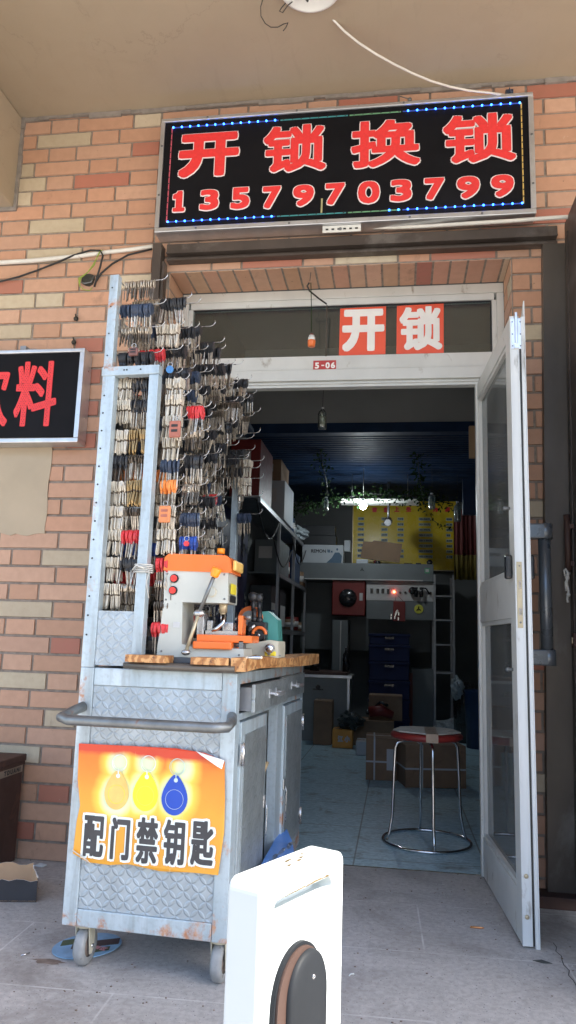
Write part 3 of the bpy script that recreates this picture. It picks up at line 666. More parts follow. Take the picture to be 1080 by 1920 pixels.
for ch, off in (('料',0),('饮',-cw*1.13)):
    g = MB(); ye = put(g, ch, ca_[0]+off, ca_[2], cb_[0]+off, cb_[2], -.0886, .0065, 0, n=10); g.build('character', 'sign_red', ds)
    # pin-hole diodes over the strokes, sampled on the glyph faces
    vs, fs = glyph(ch); ax, bx = min(v[0] for v in vs), max(v[0] for v in vs); az, bz = min(v[1] for v in vs), max(v[1] for v in vs)
    def inside(px, pz):
        for f in fs:
            ins = False; n = len(f)
            for i in range(n):
                x1_, y1_ = vs[f[i]]; x2_, y2_ = vs[f[(i+1)%n]]
                if (y1_ > pz) != (y2_ > pz) and px < (x2_-x1_)*(pz-y1_)/(y2_-y1_)+x1_: ins = not ins
            if ins: return True
        return False
    d = MB()
    for i in range(34):
        for j in range(34):
            u, v = (i+.5)/34, (j+.5)/34
            if (i+j) % 2 == 0 and inside(ax+u*(bx-ax), az+v*(bz-az)):
                d.ball((ca_[0]+off+.01+u*(cw-.02), ye-.0006, ca_[2]+.01+v*(cb_[2]-ca_[2]-.02)), .0021, 0, 6)
    d.build('diode_dots', 'machine_red', ds)
b = MB(); c = (-1.808, -0.03, 2.423); b.box((c[0]-.05,-.06,dz1-.001),(c[0]-.02,-.01,dz1+.035)); b.box((c[0]-.022,-.05,dz1-.001),(c[0]+.03,-.006,dz1+.022)); b.ball((c[0]-.003,-.052,dz1+.011), .005, 1, 8); b.ball((c[0]+.018,-.052,dz1+.011), .005, 1, 8)
b.build('hanger', ['alu_dark','dot_black'], ds)

# ================================================================== BROWN SHUTTER FRAME
sf = thing('shutter_frame', 'dark brown steel frame around the doorway with grooved head rail and posts', 'door frame', (-.2,-.03,0))
rz0, rz1 = 2.838, 2.912
b = MB(); b.box((-1.135,-.062,rz0+.022),(.72,-.003,rz1), ch=.004); b.box((-1.135,-.03,rz0+.004),(.72,-.004,rz0+.020)); b.box((-1.135,-.05,rz0-.008),(.72,-.004,rz0+.002)); b.box((-1.135,-.0645,rz0+.022),(.72,-.0615,rz0+.029)); b.build('head_rail', 'brown_steel', sf)
b = MB(); b.box((-1.205,-.065,0),(-1.16,-.004,rz1+.008), ch=.003); b.box((-1.158,-.05,0),(-1.145,-.004,rz0-.01)); b.build('post', 'brown_steel', sf)
b = MB(); t0, t1 = .655, .601
b.prism([(t1,-.05,0.046),(.80,-.05,.046),(.80,-.05,rz0-.009),(t0,-.05,rz0-.009)], (0,.045,0)); b.build('post', 'dull_steel', sf)
box((t1-.045,-.11,0.0),(1.9,-.004,.045), ch=.003).build('sill', 'rust_brown', sf)
# steel door folded out against the right edge of the view
sd = thing('steel_door', 'dark brown steel door standing open at the right edge beside the brick strip', 'door', (.76,-.5,.06))
b = MB(); M_ = Matrix.Rotation(R(.9),4,'Y'); b.box((.706,-.95,.05),(.742,-.055,2.93), M4=M_); b.box((.702,-.93,.12),(.7065,-.88,2.86), M4=M_); b.box((.702,-.12,.12),(.7065,-.075,2.86), M4=M_); b.build('door_leaf', 'brown_steel', sd)
lb = (0.678, -0.12, 1.556); lb2 = (0.671, -0.12, 1.32)
b = MB(); b.cyl((.705,-.12,lb[2]),(.705,-.12,lb2[2]), .013, 0, 12); b.box((.70,-.13,lb[2]-.06),(.73,-.11,lb[2]-.04)); b.box((.70,-.13,lb2[2]+.02),(.73,-.11,lb2[2]+.04)); b.build('latch_bar', 'rust_brown', sd)
b = MB(); c = (0.656, -0.12, 1.035); b.box((.712,-.14,c[2]-.03),(.7255,-.10,c[2]+.03), ch=.002); b.box((.708,-.125,c[2]-.012),(.7125,-.115,c[2]+.012), 1); b.build('lock_plate', ['rust_brown','bare_brass'], sd)
b = MB(); z_ = lb2[2]
pts = [(.700,-.125,z_+.01)]
for i in range(12): pts.append((.697+.004*math.sin(i*1.1), -.13+.004*math.cos(i*.9), z_-.012*i))
b.tube(pts, .0045, 0, 8); b.ball((.697,-.128,z_-.03), .010, 0, 8); b.ball((.699,-.13,z_-.10), .009, 0, 8); b.tube([(.70,-.128,z_-.03),(.688,-.13,z_-.05),(.69,-.132,z_-.085)], .004, 0, 6); b.tube([(.703,-.12,z_+.012),(.685,-.13,z_),(.687,-.13,z_-.02),(.71,-.12,z_-.01)], .0045, 0, 8)
tag(b.build('white_rope', 'rope'), 'short knotted white rope hanging from the latch bar of brown door', 'rope')

# ================================================================== WHITE DOOR FRAME + TRANSOM
df = thing('door_frame', 'white aluminium door frame with glazed transom in the brick recess', 'door frame', (-.3,.25,0))
F0, F1 = -1.128, .517; ZT = 2.787; Yf = .232
b = MB()
b.box((F0,Yf,ZT-.05),(F1,Yf+.06,ZT), ch=.003); b.box((F0+.045,Yf+.006,ZT-.085),(F1-.045,Yf+.05,ZT-.051)); 
b.build('head_rail', 'white_frame', df)
for x0, x1 in ((F0,F0+.034),(F1-.034,F1)):
    bb = MB(); bb.box((x0,Yf+.002,.005),(x1,Yf+.058,ZT-.051), ch=.002)
    xi = x1 if x0 < 0 else x0-.024
    bb.box((xi+.001,Yf+.008,2.43),(xi+.023,Yf+.05,ZT-.086)); 
    if x0 > 0: bb.box((x0-.108,Yf+.004,.005),(x0-.002,Yf+.05,2.262))
    bb.build('jamb', 'white_frame', df)
b = MB(); b.box((F0+.036,Yf+.004,2.352),(F1-.036,Yf+.055,2.428), ch=.002); b.box((F0+.036,Yf-.012,2.292),(F1-.036,Yf+.055,2.351), ch=.003); b.box((F0+.036,Yf+.004,2.262),(F1-.036,Yf+.05,2.291)); b.box((F0+.036,Yf-.004,2.276),(F1-.036,Yf+.003,2.282))
b.build('transom_rail', 'white_frame', df)
gx0, gx1, gz0, gz1 = F0+.060, F1-.060, 2.429, ZT-.087
box((gx0,Yf+.022,gz0),(gx1,Yf+.027,gz1)).build('transom_glass', 'pane', df)
b = MB(); b.box((gx0-.0,Yf+.012,gz1-.0045),(gx1,Yf+.02,gz1-.0)); b.box((gx1-.004,Yf+.012,gz0),(gx1,Yf+.02,gz1-.006)); b.build('rubber_seal', 'rubber_black', df)
# number plate
n0, n1 = (-0.425, 0.228, 2.347), (-0.31, 0.228, 2.401)
npl = thing('number_plate', 'small red number plate reading 5-06 on the white transom rail', 'number plate', (n0[0],Yf-.003,n0[2]))
box((n0[0],Yf-.002,n0[2]),(n1[0],Yf+.003,n1[2])).build('plate', 'plate_red', npl)
g = MB(); w = (n1[0]-n0[0]); hh = n1[2]-n0[2]
for i, ch in enumerate('5-06'):
    x0 = n0[0]+w*(.07+.235*i); 
    if ch == '-': put(g, ch, x0+.006, n0[2]+hh*.44, x0+w*.18, n0[2]+hh*.56, Yf-.0026, .0008)
    else: put(g, ch, x0, n0[2]+hh*.2, x0+w*.19, n0[2]+hh*.8, Yf-.0026, .0018)
g.build('digits', 'sticker_white', npl)
# stickers
for ch, a, c, la in (('开', (-0.298, 0.245, 2.433), (-0.062, 0.245, 2.692), 'square red sticker with white character 开 on the transom glass'), ('锁', (-0.009, 0.245, 2.431), (0.226, 0.245, 2.696), 'square red sticker with white character 锁 right of 开 on the transom glass')):
    st = thing('window_sticker', la, 'sticker', (a[0],Yf+.018,a[2]), group='red character stickers on the transom')
    MB().prism([(a[0],Yf+.0195,a[2]),(c[0]-.001,Yf+.0195,a[2]+.002),(c[0],Yf+.0195,c[2]),(a[0]+.002,Yf+.0195,c[2]-.004)], (0,.002,0)).build('backing', 'sticker_red', st)
    w = c[0]-a[0]; g = MB(); put(g, ch, a[0]+w*.06, a[2]+w*.08, c[0]-w*.03, c[2]-w*.05, Yf+.019, .0085 if ch == '锁' else .0115, n=12); g.build('character', 'sticker_white', st)
# rod, string and hanging orange bottle trap
b = MB(); b.tube([(-0.449, 0.05, 2.911), (-0.434, 0.05, 2.847), (-0.427, 0.05, 2.79), (-0.431, 0.05, 2.743)], .0016, 0, 6); b.tube([(-0.434, 0.05, 2.734), (-0.445, 0.06, 2.723), (-0.435, 0.07, 2.702), (-0.392, 0.12, 2.683), (-0.359, 0.17, 2.677)], .0042, 0, 8); b.tube([(-0.356, 0.17, 2.671), (-0.358, 0.19, 2.543), (-0.359, 0.2, 2.411)], .0032, 1, 6)
tag(b.build('wire_hook', ['wire_thin','dull_steel']), 'bent dark wire hook hanging in front of the transom glass', 'hook')
hb = thing('hanging_lamp', 'small orange and white bulb holder hanging on green string before transom', 'lamp', (-0.414, 0.05, 2.389))
c = (-0.415, 0.05, 2.429); k = .00175
MB().tube([(-0.426, 0.05, 2.734), (-0.42, 0.05, 2.608), (-0.417, 0.05, 2.479)], .0022, 0, 6).build('string', 'leaf_green', hb)
MB().lathe([(.0,c[2]+.030),(.013,c[2]+.030),(.014,c[2]+.022),(.017,c[2]+.020),(.018,c[2]+.004),(.0,c[2]+.004)], (c[0],.05,0)).build('cap', 'lamp_white', hb)
MB().lathe([(.0,c[2]+.040),(.009,c[2]+.038),(.010,c[2]+.030),(0,c[2]+.030)], (c[0],.05,0)).build('ring', 'machine_red', hb)
MB().lathe([(.0,c[2]+.004),(.0195,c[2]+.004),(.0195,c[2]-.004),(.017,c[2]-.026),(.014,c[2]-.028),(0,c[2]-.028)], (c[0],.05,0)).build('bulb_cover', 'orange_plastic', hb)

# ================================================================== OPEN DOOR LEAF (own frame: x along leaf, y outward)
LR = math.atan2(-.9982, .0592)
def to_leaf(x, y, z): return (x, y, z)
leaf = thing('door_leaf', 'white framed glass door leaf standing wide open on the right of the doorway', 'door', (.379,.283,0), LR, local=True)
LZ0, LZ1, LL, LT = .008, 2.262, .812, .046
b = MB()
b.box((0,0,LZ0),(.048,LT,LZ1), ch=.002)
b.box((LL-.085,0,LZ0),(LL-.004,LT,LZ1), ch=.002)
b.box((.049,.001,LZ1-.075),(LL-.086,LT-.001,LZ1)); b.box((.049,.001,1.108),(LL-.086,LT-.001,1.275)); b.box((.049,.001,LZ0),(LL-.086,LT-.001,.17))
b.build('stile_frame', 'white_frame', leaf)
b = MB()
for z0, z1 in ((.171,1.107),(1.276,LZ1-.076)):
    for x0, x1, a0, a1 in ((.049,.066,z0,z1),(LL-.103,LL-.0865,z0,z1)): b.box((x0,.006,a0),(x1,LT-.006,a1))
    b.box((.067,.006,z0),(LL-.104,LT-.006,z0+.016)); b.box((.067,.006,z1-.016),(LL-.104,LT-.006,z1))
b.build('glazing_bead', 'white_frame', leaf)
for z0, z1 in ((.188,1.09),(1.293,LZ1-.093)): box((.067,.020,z0),(LL-.104,.024,z1)).build('glass_pane', 'pane_door', leaf)
b = MB(); b.box((LL-.004,.0,LZ0+.0),(LL+.001,.034,LZ1+.005)); b.box((LL-.002,.0,LZ0),(LL+.004,.004,LZ1)); b.box((LL-.002,.024,LZ0),(LL+.0035,.029,LZ1)); b.build('edge_profile', 'white_edge', leaf)
box((LL-.003,.0345,LZ0),(LL-.0005,.041,LZ1-.01)).build('brush_seal', 'cable_black', leaf)
b = MB(); b.box((LL-.06,.0415,LZ0-.006),(LL+.008,.052,LZ1)); b.prism([(LL-.055,.052,LZ1),(LL+.008,.052,LZ1),(LL+.008,.052,LZ1+.065)], (0,.004,0)); b.box((LL-.06,.0525,LZ0-.006),(LL+.010,.056,LZ1)); b.build('rebate_flap', 'white_edge', leaf)
b = MB(); b.box((LL+.0012,.004,LZ1-.13),(LL+.005,.044,LZ1-.005), ch=.001); b.box((LL+.005,.018,LZ1-.11),(LL+.012,.028,LZ1+.018), ch=.002); b.box((LL+.005,.014,LZ1-.128),(LL+.010,.032,LZ1-.108)); 
for z in (.02,.07,.118):
    for y in (.009,.039): b.ball((LL+.005,y,LZ1-z), .0028, 1, 6)
b.build('flush_bolt', ['alu','dot_black'], leaf)
zc = 1.19
b = MB(); b.box((LL+.0012,.006,zc-.12),(LL+.0035,.026,zc+.12), ch=.0005); b.box((LL+.0035,.012,zc+.02),(LL+.006,.020,zc+.05), 1); b.box((LL+.0035,.011,zc-.075),(LL+.008,.021,zc-.05), 1, ch=.001); b.ball((LL+.004,.016,zc-.1), .004, 2, 8); b.ball((LL+.004,.016,zc+.105), .003, 2, 8); b.build('lock_plate', ['bare_brass','chrome','dark_iron'], leaf)
for y0, y1 in ((-.026,-.001),(LT+.011,LT+.034)): MB().box((LL-.065,y0,zc+.06),(LL-.030,y1,zc+.15), ch=.007).build('pull_knob', 'plastic_dark', leaf)
for z in (.10,.23): MB().ball((LL+.003,.016,z), .008, 0, 10, (.6,1,1)).build('end_screw', 'bare_brass', leaf)
for z in (1.52,.92): b = MB(); b.cyl((LL-.06,-.001,z),(LL-.06,-.018,z), .006, 0, 10); b.ball((LL-.06,-.02,z), .009, 0, 8); b.build('stay_pin', 'dark_iron', leaf)
hx, hy = .60, .165
b = MB()
for z in (1.455, .965):
    pl = []
    for i in range(15):
        a = math.pi*i/14*.5
        pl.append((hx-.03+ .03*math.sin(a)*1.0, LT+.056+ (hy-LT-.056)*(1-math.cos(a)) if False else LT+.01+(hy-LT-.01)*i/14, z))
    b.box((hx-.027,LT+.010,z-.030),(hx+.027,hy-.0,z+.030), ch=.006); b.cyl((hx,hy,z-.0305),(hx,hy,z+.0305), .0285, 0, 28)
b.cyl((hx,hy-.004,.99),(hx,hy-.004,1.43), .0235, 0, 24)
b.build('pull_handle', 'handle_blue', leaf)
for z in (2.05, .4): MB().cyl((-.008,LT+.004,z-.05),(-.008,LT+.004,z+.05), .008, 0, 12).build('hinge', 'alu_dark', leaf)

# ================================================================== KEY CART (own frame)
CR_ = R(-3.5); CO = (-.483,-1.05,0)
cart = thing('key_cart', 'grey metal key cutting cart on castors with tall rack of hooks', 'cart', CO, CR_, local=True)
W, D = .522, 1.115; Z0, Z1 = .128, .897
b = MB()
for x0, x1, y0, y1 in ((-W,-W+.047,0,.04),(-.047,0,0,.04),(-W,-W+.04,D-.04,D),(-.04,0,D-.04,D)): b.box((x0,y0,Z0),(x1,y1,Z1), ch=.003)
for y0, y1 in ((.0005,.0395),(D-.0395,D-.0005)):
    b.box((-W+.048,y0,Z0),(-.048,y1,.178), ch=.003); b.box((-W+.048,y0,.842),(-.048,y1,Z1), ch=.003)
for x0, x1 in ((-W+.0005,-W+.0395),(-.0395,-.0005)):
    b.box((x0,.041,Z0),(x1,D-.041,.158)); b.box((x0,.041,.862),(x1,D-.041,Z1)); 
b.box((-.036,.041,.752),(-.0008,D-.041,.772))
b.box((-.036,.60,.159),(-.0008,.70,.751)); b.box((-.0365,.041,.159),(-.001,.055,.751))
b.build('frame', 'galvanised', cart)
b = MB(); b.box((-W+.048,.006,.179),(-.048,.010,.841)); b.build('front_panel', 'embossed_front', cart)
b = MB(); b.box((-W+.006,.041,.159),(-W+.010,D-.041,.861)); b.box((-W+.048,D-.012,.179),(-.048,D-.008,.841)); b.build('side_panel', 'embossed_side', cart)
b = MB(); b.box((-W+.02,.02,.150),(-.04,D-.02,.156)); b.build('bottom_shelf', 'alu_dark', cart)
# inner liner visible through the open bay
b = MB(); b.box((-.30,.415,.16),(-.296,.61,.75)); b.box((-.295,.598,.16),(-.04,.602,.75)); b.build('bay_liner', 'embossed_side', cart)
# doors
for (y0, y1, open_) in ((.056,.395,0),(.702,D-.042,0)):
    d = box((-.018,y0,.162),(.006,y1,.745), ch=.002).build('cupboard_door', 'galvanised', cart)
    box((.0065,y0+.03,.20),(.010,y1-.025,.705)).build('pressed_sheet', 'embossed_side', d)
    yy = y0+.004 if y0 < .3 else y1-.004
    for z in (.26,.65):
        hb_ = MB(); hb_.cyl((.012,yy,z-.035),(.012,yy,z+.035), .006, 0, 10); hb_.box((.0062,yy-.016,z-.032),(.0085,yy+.016,z+.032)); hb_.build('hinge', 'bright_steel', d)
    yk = y1-.012 if y0 < .3 else y0+.010
    kb = MB(); kb.box((.0062,yk-.012,.43),(.012,yk+.012,.47), ch=.002); kb.tube([(.014,yk,.45),(.02,yk,.42),(.018,yk+.004,.36),(.019,yk-.002,.31)], .0018, 0, 6); kb.build('hasp', 'bright_steel', d)
# drawers: the front one pulled a little
for (y0, y1, out) in ((.075,.585,.030),(.605,D-.045,.004)):
    dr = box((-.30,y0+.006,.778),(out-.003,y1-.006,.850)).build('drawer', 'alu_dark', cart)
    box((out-.0025,y0,.7745),(out+.010,y1,.8605), ch=.002).build('drawer_front', 'embossed_side', dr)
    hb_ = MB(); ym = (y0+y1)/2
    for dy in (-.05,.05): hb_.box((out+.0102,ym+dy-.009,.806),(out+.013,ym+dy+.009,.835)); hb_.tube([(out+.012,ym+dy,.822),(out+.034,ym+dy*.9,.820)], .005, 0, 8)
    hb_.tube([(out+.034,ym-.065,.820),(out+.037,ym-.03,.818),(out+.037,ym+.03,.818),(out+.034,ym+.065,.820)], [.005,.007,.007,.005], 0, 10); hb_.build('handle', 'alu', dr)
# push bar
b = MB(); zb = .745
b.tube([(-W+.02,.0,zb+.03),(-W+.004,-.05,zb+.016),(-W-.003,-.098,zb+.004),(-W+.03,-.118,zb),(-.25,-.118,zb),(-.03,-.118,zb),(.003,-.10,zb+.002),(.002,-.05,zb+.012),(-.012,.0,zb+.022)], .0155, 0, 16)
b.build('push_bar', 'dark_iron', cart)
# castors
for x, y in ((-W+.053,.055),(-.035,.055),(-W+.053,D-.06),(-.035,D-.06)):
    f = MB(); f.cyl((x,y,.112),(x,y,.1275), .026, 0, 18); f.box((x-.03,y-.03,.121),(x+.03,y+.03,.1278))
    for s_ in (-1,1): f.prism([(x+s_*.0205,y-.02,.118),(x+s_*.0205,y+.02,.118),(x+s_*.0205,y+.022,.05),(x+s_*.0205,y+.008,.034),(x+s_*.0205,y-.006,.036)], (s_*.003,0,0))
    f.box((x-.0235,y-.02,.1145),(x+.0235,y+.02,.119)); f.cyl((x-.027,y+.008,.056),(x+.027,y+.008,.056), .006, 1, 10)
    w = f.build('castor_fork', ['cream_paint','bright_steel'], cart)
    wy, wz = y+.008, .056
    t_ = MB(); t_.lathe([(.032,-.015),(.049,-.017),(.0545,-.012),(.056,-.005),(.056,.005),(.0545,.012),(.049,.017),(.032,.015)], (x,wy,wz), 'x', 0, 32)
    t_.build('tyre', 'rubber_grey', w)
    MB().lathe([(0,-.017),(.012,-.017),(.014,-.012),(.0315,-.012),(.0315,.012),(.014,.012),(.012,.017),(0,.017)], (x,wy,wz), 'x', 0, 28).build('hub', 'tyre_side', w)
# rack
RX = -W
b = MB()
b.box((RX,.0,Z1+.0005),(RX+.045,.035,1.895), ch=.002)                 # left post
b.box((-.352,.0,Z1+.0005),(-.318,.035,1.875), ch=.002)                 # inner post
b.box((RX-.002,-.004,1.8755),(-.316,.03,1.908), ch=.002)               # cross head
b.box((RX,.0,1.9085),(RX+.032,.03,2.25), ch=.002)                      # upper post
for z in (1.02,): pass
b.box((RX,D-.035,Z1+.0005),(RX+.03,D,2.15), ch=.002)
b.box((-.36,D-.035,Z1+.0005),(-.33,D,1.845), ch=.002)
b.box((RX+.031,D-.0345,1.815),(-.361,D-.001,1.845)); b.box((RX+.031,D-.034,1.76),(-.361,D-.02,1.785))
b.box((RX+.003,.036,2.08),(RX+.026,D-.036,2.105)); b.box((RX+.003,.036,1.85),(RX+.026,D-.036,1.875)); b.box((RX+.003,.031,.93),(RX+.026,D-.036,.955))
b.build('rack_frame', 'galvanised', cart)
b = MB()
for z in [1.0+.062*i for i in range(14)]: b.ball((RX+.012,-.0015,z), .0033, 0, 8, (1,.5,1))
for z in (1.95,2.03,2.13,2.2): b.ball((RX+.012,-.0015,z), .003, 0, 8, (1,.5,1))
for x in (RX+.08,RX+.09,RX+.14): b.ball((x,-.0052,1.893), .003, 0, 8, (1,.5,1))
b.build('rivet_holes', 'dot_black', cart)
box((RX+.0005,.037,.956),(RX+.0025,D-.036,1.849)).build('side_sheet', 'alu_dark', cart)
box((RX+.046,.004,.905),(-.353,.008,1.078)).build('rack_panel', 'embossed_front', cart)
b = MB(); rows = [2.235-.0895*i for i in range(15)]
for z in rows: b.tube([(RX+.028,.03,z),(RX+.028,D-.03,z)], .0025, 0, 5)
b.build('hook_rail', 'dark_iron', cart)

# ---- keys
def disc_outline(cx_, cz_, rx, rz, n=12): return [(cx_+rx*math.cos(2*math.pi*i/n), cz_+rz*math.sin(2*math.pi*i/n)) for i in range(n)]
def flat(mb, pts, t, mi):       # outline in local y,z ; thickness along x
    mb.prism([(-t/2, p[0], p[1]) for p in pts], (t,0,0), mi)
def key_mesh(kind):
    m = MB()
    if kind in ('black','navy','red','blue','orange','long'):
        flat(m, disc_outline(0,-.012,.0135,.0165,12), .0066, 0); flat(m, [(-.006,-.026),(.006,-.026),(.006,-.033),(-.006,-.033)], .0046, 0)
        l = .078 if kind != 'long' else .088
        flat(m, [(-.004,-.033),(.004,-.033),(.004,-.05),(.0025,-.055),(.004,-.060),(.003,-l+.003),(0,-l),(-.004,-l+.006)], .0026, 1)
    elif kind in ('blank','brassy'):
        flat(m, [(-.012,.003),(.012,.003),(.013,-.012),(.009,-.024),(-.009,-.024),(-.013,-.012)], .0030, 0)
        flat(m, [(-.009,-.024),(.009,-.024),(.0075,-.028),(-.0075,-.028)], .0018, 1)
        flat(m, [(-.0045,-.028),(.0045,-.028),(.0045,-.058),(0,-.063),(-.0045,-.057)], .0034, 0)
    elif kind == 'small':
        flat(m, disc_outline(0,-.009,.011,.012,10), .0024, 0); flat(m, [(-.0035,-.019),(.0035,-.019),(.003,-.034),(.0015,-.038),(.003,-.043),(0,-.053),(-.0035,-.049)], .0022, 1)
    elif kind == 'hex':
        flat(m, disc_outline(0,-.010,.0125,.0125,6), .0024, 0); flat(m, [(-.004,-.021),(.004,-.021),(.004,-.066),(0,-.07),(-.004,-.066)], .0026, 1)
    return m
KM = dict(black=('key_black','key_nickel'), navy=('key_navy','key_nickel'), red=('key_red','key_nickel'), blue=('key_blue','key_nickel'), orange=('key_orange','key_nickel'), long=('key_black','key_dark'), blank=('key_blank','key_dark'), brassy=('key_brass','key_dark'), small=('key_nickel','key_dark'), hex=('key_dark','key_nickel'))
protos = {}
def proto(kind):
    if kind not in protos:
        mb = key_mesh(kind); me = bpy.data.meshes.new('key'); me.from_pydata(mb.v, [], mb.f)
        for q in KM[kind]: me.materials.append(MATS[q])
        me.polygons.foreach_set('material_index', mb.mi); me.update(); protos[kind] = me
    return protos[kind]
SP = dict(black=.0074, navy=.0070, red=.0078, blue=.0078, orange=.0074, long=.0078, blank=.0039, brassy=.0042, small=.0048, hex=.0052)
DESC = dict(black='black-headed car keys', navy='navy-headed car keys', red='red-headed keys', blue='blue-headed keys', orange='orange-headed keys', long='long black-headed keys', blank='pale metal key blanks', brassy='brass key blanks', small='small nickel keys', hex='dark six-sided keys')
CM = Matrix.Translation(CO) @ Matrix.Rotation(CR_, 4, 'Z')
hooks = MB(); hook_parts = []
def hook_mesh(x0, y, z, x1):
    h = MB(); h.tube([(x0,y,z),(x1-.012,y,z+.002),(x1,y,z+.006),(x1+.008,y,z+.016),(x1+.006,y,z+.026)], .0017, 0, 5); return h
ORD = ['first','second','third','fourth','fifth','sixth','seventh','eighth','ninth','tenth','eleventh','twelfth','thirteenth','fourteenth','fifteenth']
nb = 0
def bundle(kind, x0, x1, y, z, label, fill=1.0, group='key bundles on the hooks of the cart', skew=0):
    """one hook's load: an Empty on the hook, every key a part of it"""
    wp = CM @ Vector((x0, y, z))
    e = thing('key_bundle', label, 'key bundle', wp, CR_, group, local=True)
    x = .004; n = 0; tl = random.uniform(-.12,.12)
    while x < (x1-x0)*fill and n < 24:
        k = bpy.data.objects.new('key', proto(kind)); COL.objects.link(k); k.parent = e
        k.location = (x, random.uniform(-.0015,.0015), random.uniform(-.0015,.001))
        k.rotation_euler = (random.gauss(tl,.10), random.gauss(skew,.07), random.gauss(0,.18))
        s_ = random.uniform(.94,1.06); k.scale = (1.15, s_*1.22, s_*1.25)
        x += SP[kind]*random.uniform(1.0,1.2); n += 1
        if random.random() < .04: x += .006
    return e
hk = 0
def add_hook(x0, y, z, x1):
    global hk
    h = hook_mesh(x0, y, z, x1)
    if hk < 96: h.build('hook', 'bright_steel', cart)
    else: hooks.v, hooks.f, hooks.mi, hooks.sm = hooks.v, hooks.f, hooks.mi, hooks.sm; hooks.add(h.v, h.f, 0, True)
    hk += 1
# window column (seen through the narrow front opening) and the columns behind it
front_kinds = {0:'small',1:'navy',2:'small', 3:'long',4:'blank',5:'blank',6:'blank',7:'long',8:'blank',9:'blank',10:'blank',11:'blank',12:'blank',13:'small',14:'small'}
sets = ['black','small','long','blank','hex','black','navy','small','long','hex','brassy','red','black','small','blue','hex']
RXH = RX+.03
ys = [.05,.13,.215,.30,.385,.47,.56,.65,.74,.83,.92,1.01]
for ci, y in enumerate(ys):
    for ri_, z in enumerate(rows):
        if z < 1.0 and ci > 0: pass
        L = .185 + .006*ci + random.uniform(-.015,.03)
        if ci == 0: L = .15
        if z < 1.85 and ci >= 7: L = .150+random.uniform(-.02,.012)-.004*(ci-7)
        if ci == 0 and ri_ == 14: continue
        if ci >= 9 and ri_ < 1: L -= .03
        zz = z + random.uniform(-.012,.012) - (.0 if ci % 2 == 0 else .03) - .004*ci
        if ci >= 3: zz -= .02
        if z < 1.0 and ci % 2: continue
        if ci == 0: kind = front_kinds[ri_]
        elif ci == 1: kind = ['small','navy','red','small','blank','blank','navy','orange','blank','blank','blue','red','blank','small','hex','small'][ri_]
        elif ci == 2: kind = ['small','black','long','blank','red','black','small','black','small','black','hex','black','small','hex','small'][ri_]
        else: kind = sets[(ri_*5+ci*3+(ri_*ci)%4) % len(sets)] if random.random() < .75 else random.choice(['small','hex','long','black'])
        if kind in ('red','blue','orange') and ci > 2 and random.random() < .6: kind = 'hex'
        fill = random.uniform(.68,.98)
        where = 'nearest column' if ci == 0 else ORD[ci]+' column back'
        la = '%s, %s hook row from top, %s of cart rack' % (DESC[kind], ORD[ri_], where)
        x1 = RXH+L
        add_hook(RXH, y, zz, x1+.006)
        second = None
        if ci == 0: second = {4:'long',5:'black',6:'brassy',7:'hex',8:'brassy',9:'hex',10:'red',11:'black',12:'small'}.get(ri_)
        elif random.random() < .40: second = random.choice(['black','small','hex','blank','long','black','navy'])
        if second and second != kind:
            xm = RXH+(x1-RXH)*(random.uniform(.38,.62) if ci else .42)
            bundle(kind, RXH+.002, xm, y, zz, la.replace(' of cart rack', ', inner half').replace(', ', ', ', 1), 1.0)
            bundle(second, xm+.001, x1, y, zz, '%s, %s hook row from top, %s, outer half' % (DESC[second], ORD[ri_], where), .95)
        else: bundle(kind, RXH+.002, x1, y, zz, la, fill)
# right of the inner post: short outer hooks carrying bundles that face the street
outer = [('blank',1.86),('blank',1.80),('blank',1.725),('blank',1.65),('navy',1.575),('orange',1.505),('blank',1.415),('blank',1.335),('red',1.24),('small',1.17),('hex',1.10),('red',1.03)]
for i, (kind, z) in enumerate(outer):
    x0 = -.312; x1 = x0+.062; y = .06; z += .012
    add_hook(x0, y, z, x1+.012)
    bundle(kind, x0+.002, x1, y, z, '%s on short outer hook beside inner rack post, %s from top' % (DESC[kind], ORD[i]), 1.0, 'key bundles on the short outer hooks')
for i, (kind, z) in enumerate([('red',1.775),('small',1.69),('black',1.60),('small',1.50),('navy',1.40),('blue',1.32),('black',1.25)]):
    x0 = -.245; x1 = x0+.065; y = .10; z += .01
    add_hook(-.312, y, z, x1+.012)
    bundle(kind, x0, x1, y, z, '%s at the tip of a long outer hook, %s from top' % (DESC[kind], ORD[i]), .95, 'key bundles on the long outer hooks')
for i, (kind, z) in enumerate([('blank',1.83),('blank',1.745),('small',1.66),('navy',1.575)]):
    x0 = -.328; x1 = x0+.075; y = D-.05
    add_hook(x0, y, z, x1+.04)
    bundle(kind, x0+.004, x1-.005, y, z, '%s right of the rear rack post above the machine, %s down' % (DESC[kind], ORD[i]), .9 if i != 2 else .3, 'key bundles on the rear post hooks')
if hooks.v: tag(hooks.build('rear_hooks', 'bright_steel', cart), kind='stuff')
# remote fobs and odd tags on the hooks
def fob(name, m, p, w, h, la, cat='key fob', round_=False, yaw=0):
    e = thing(name, la, cat, CM @ Vector(p), CR_+yaw, local=True)
    b = MB()
    if round_: b.cyl((0,-.003,-h/2),(0,.003,-h/2), w/2, 0, 24)
    else: b.box((-w/2,-.006,-h),(w/2,.006,-.004), ch=.0045)
    b.build('case', m, e)
    c2 = MB(); c2.torus((0,0,.004), .008, .0012, 'y', 0, 16, 6); c2.build('ring', 'bright_steel', e)
    if not round_:
        d_ = MB()
        for k in range(2): d_.box((-w*.28,-.0075,-h*.42-k*h*.28),(w*.28,-.0055,-h*.28-k*h*.28), ch=.0008)
        d_.build('button', 'dot_black' if m != 'leather_orange' else 'leather_red', e)
    return e
def onC(p, y): return (p[0], y, p[2])
fob('remote_case', 'leather_red', (-0.2561, 0.02, 1.7185), .040, .062, 'square red leather remote case hanging among the upper keys')
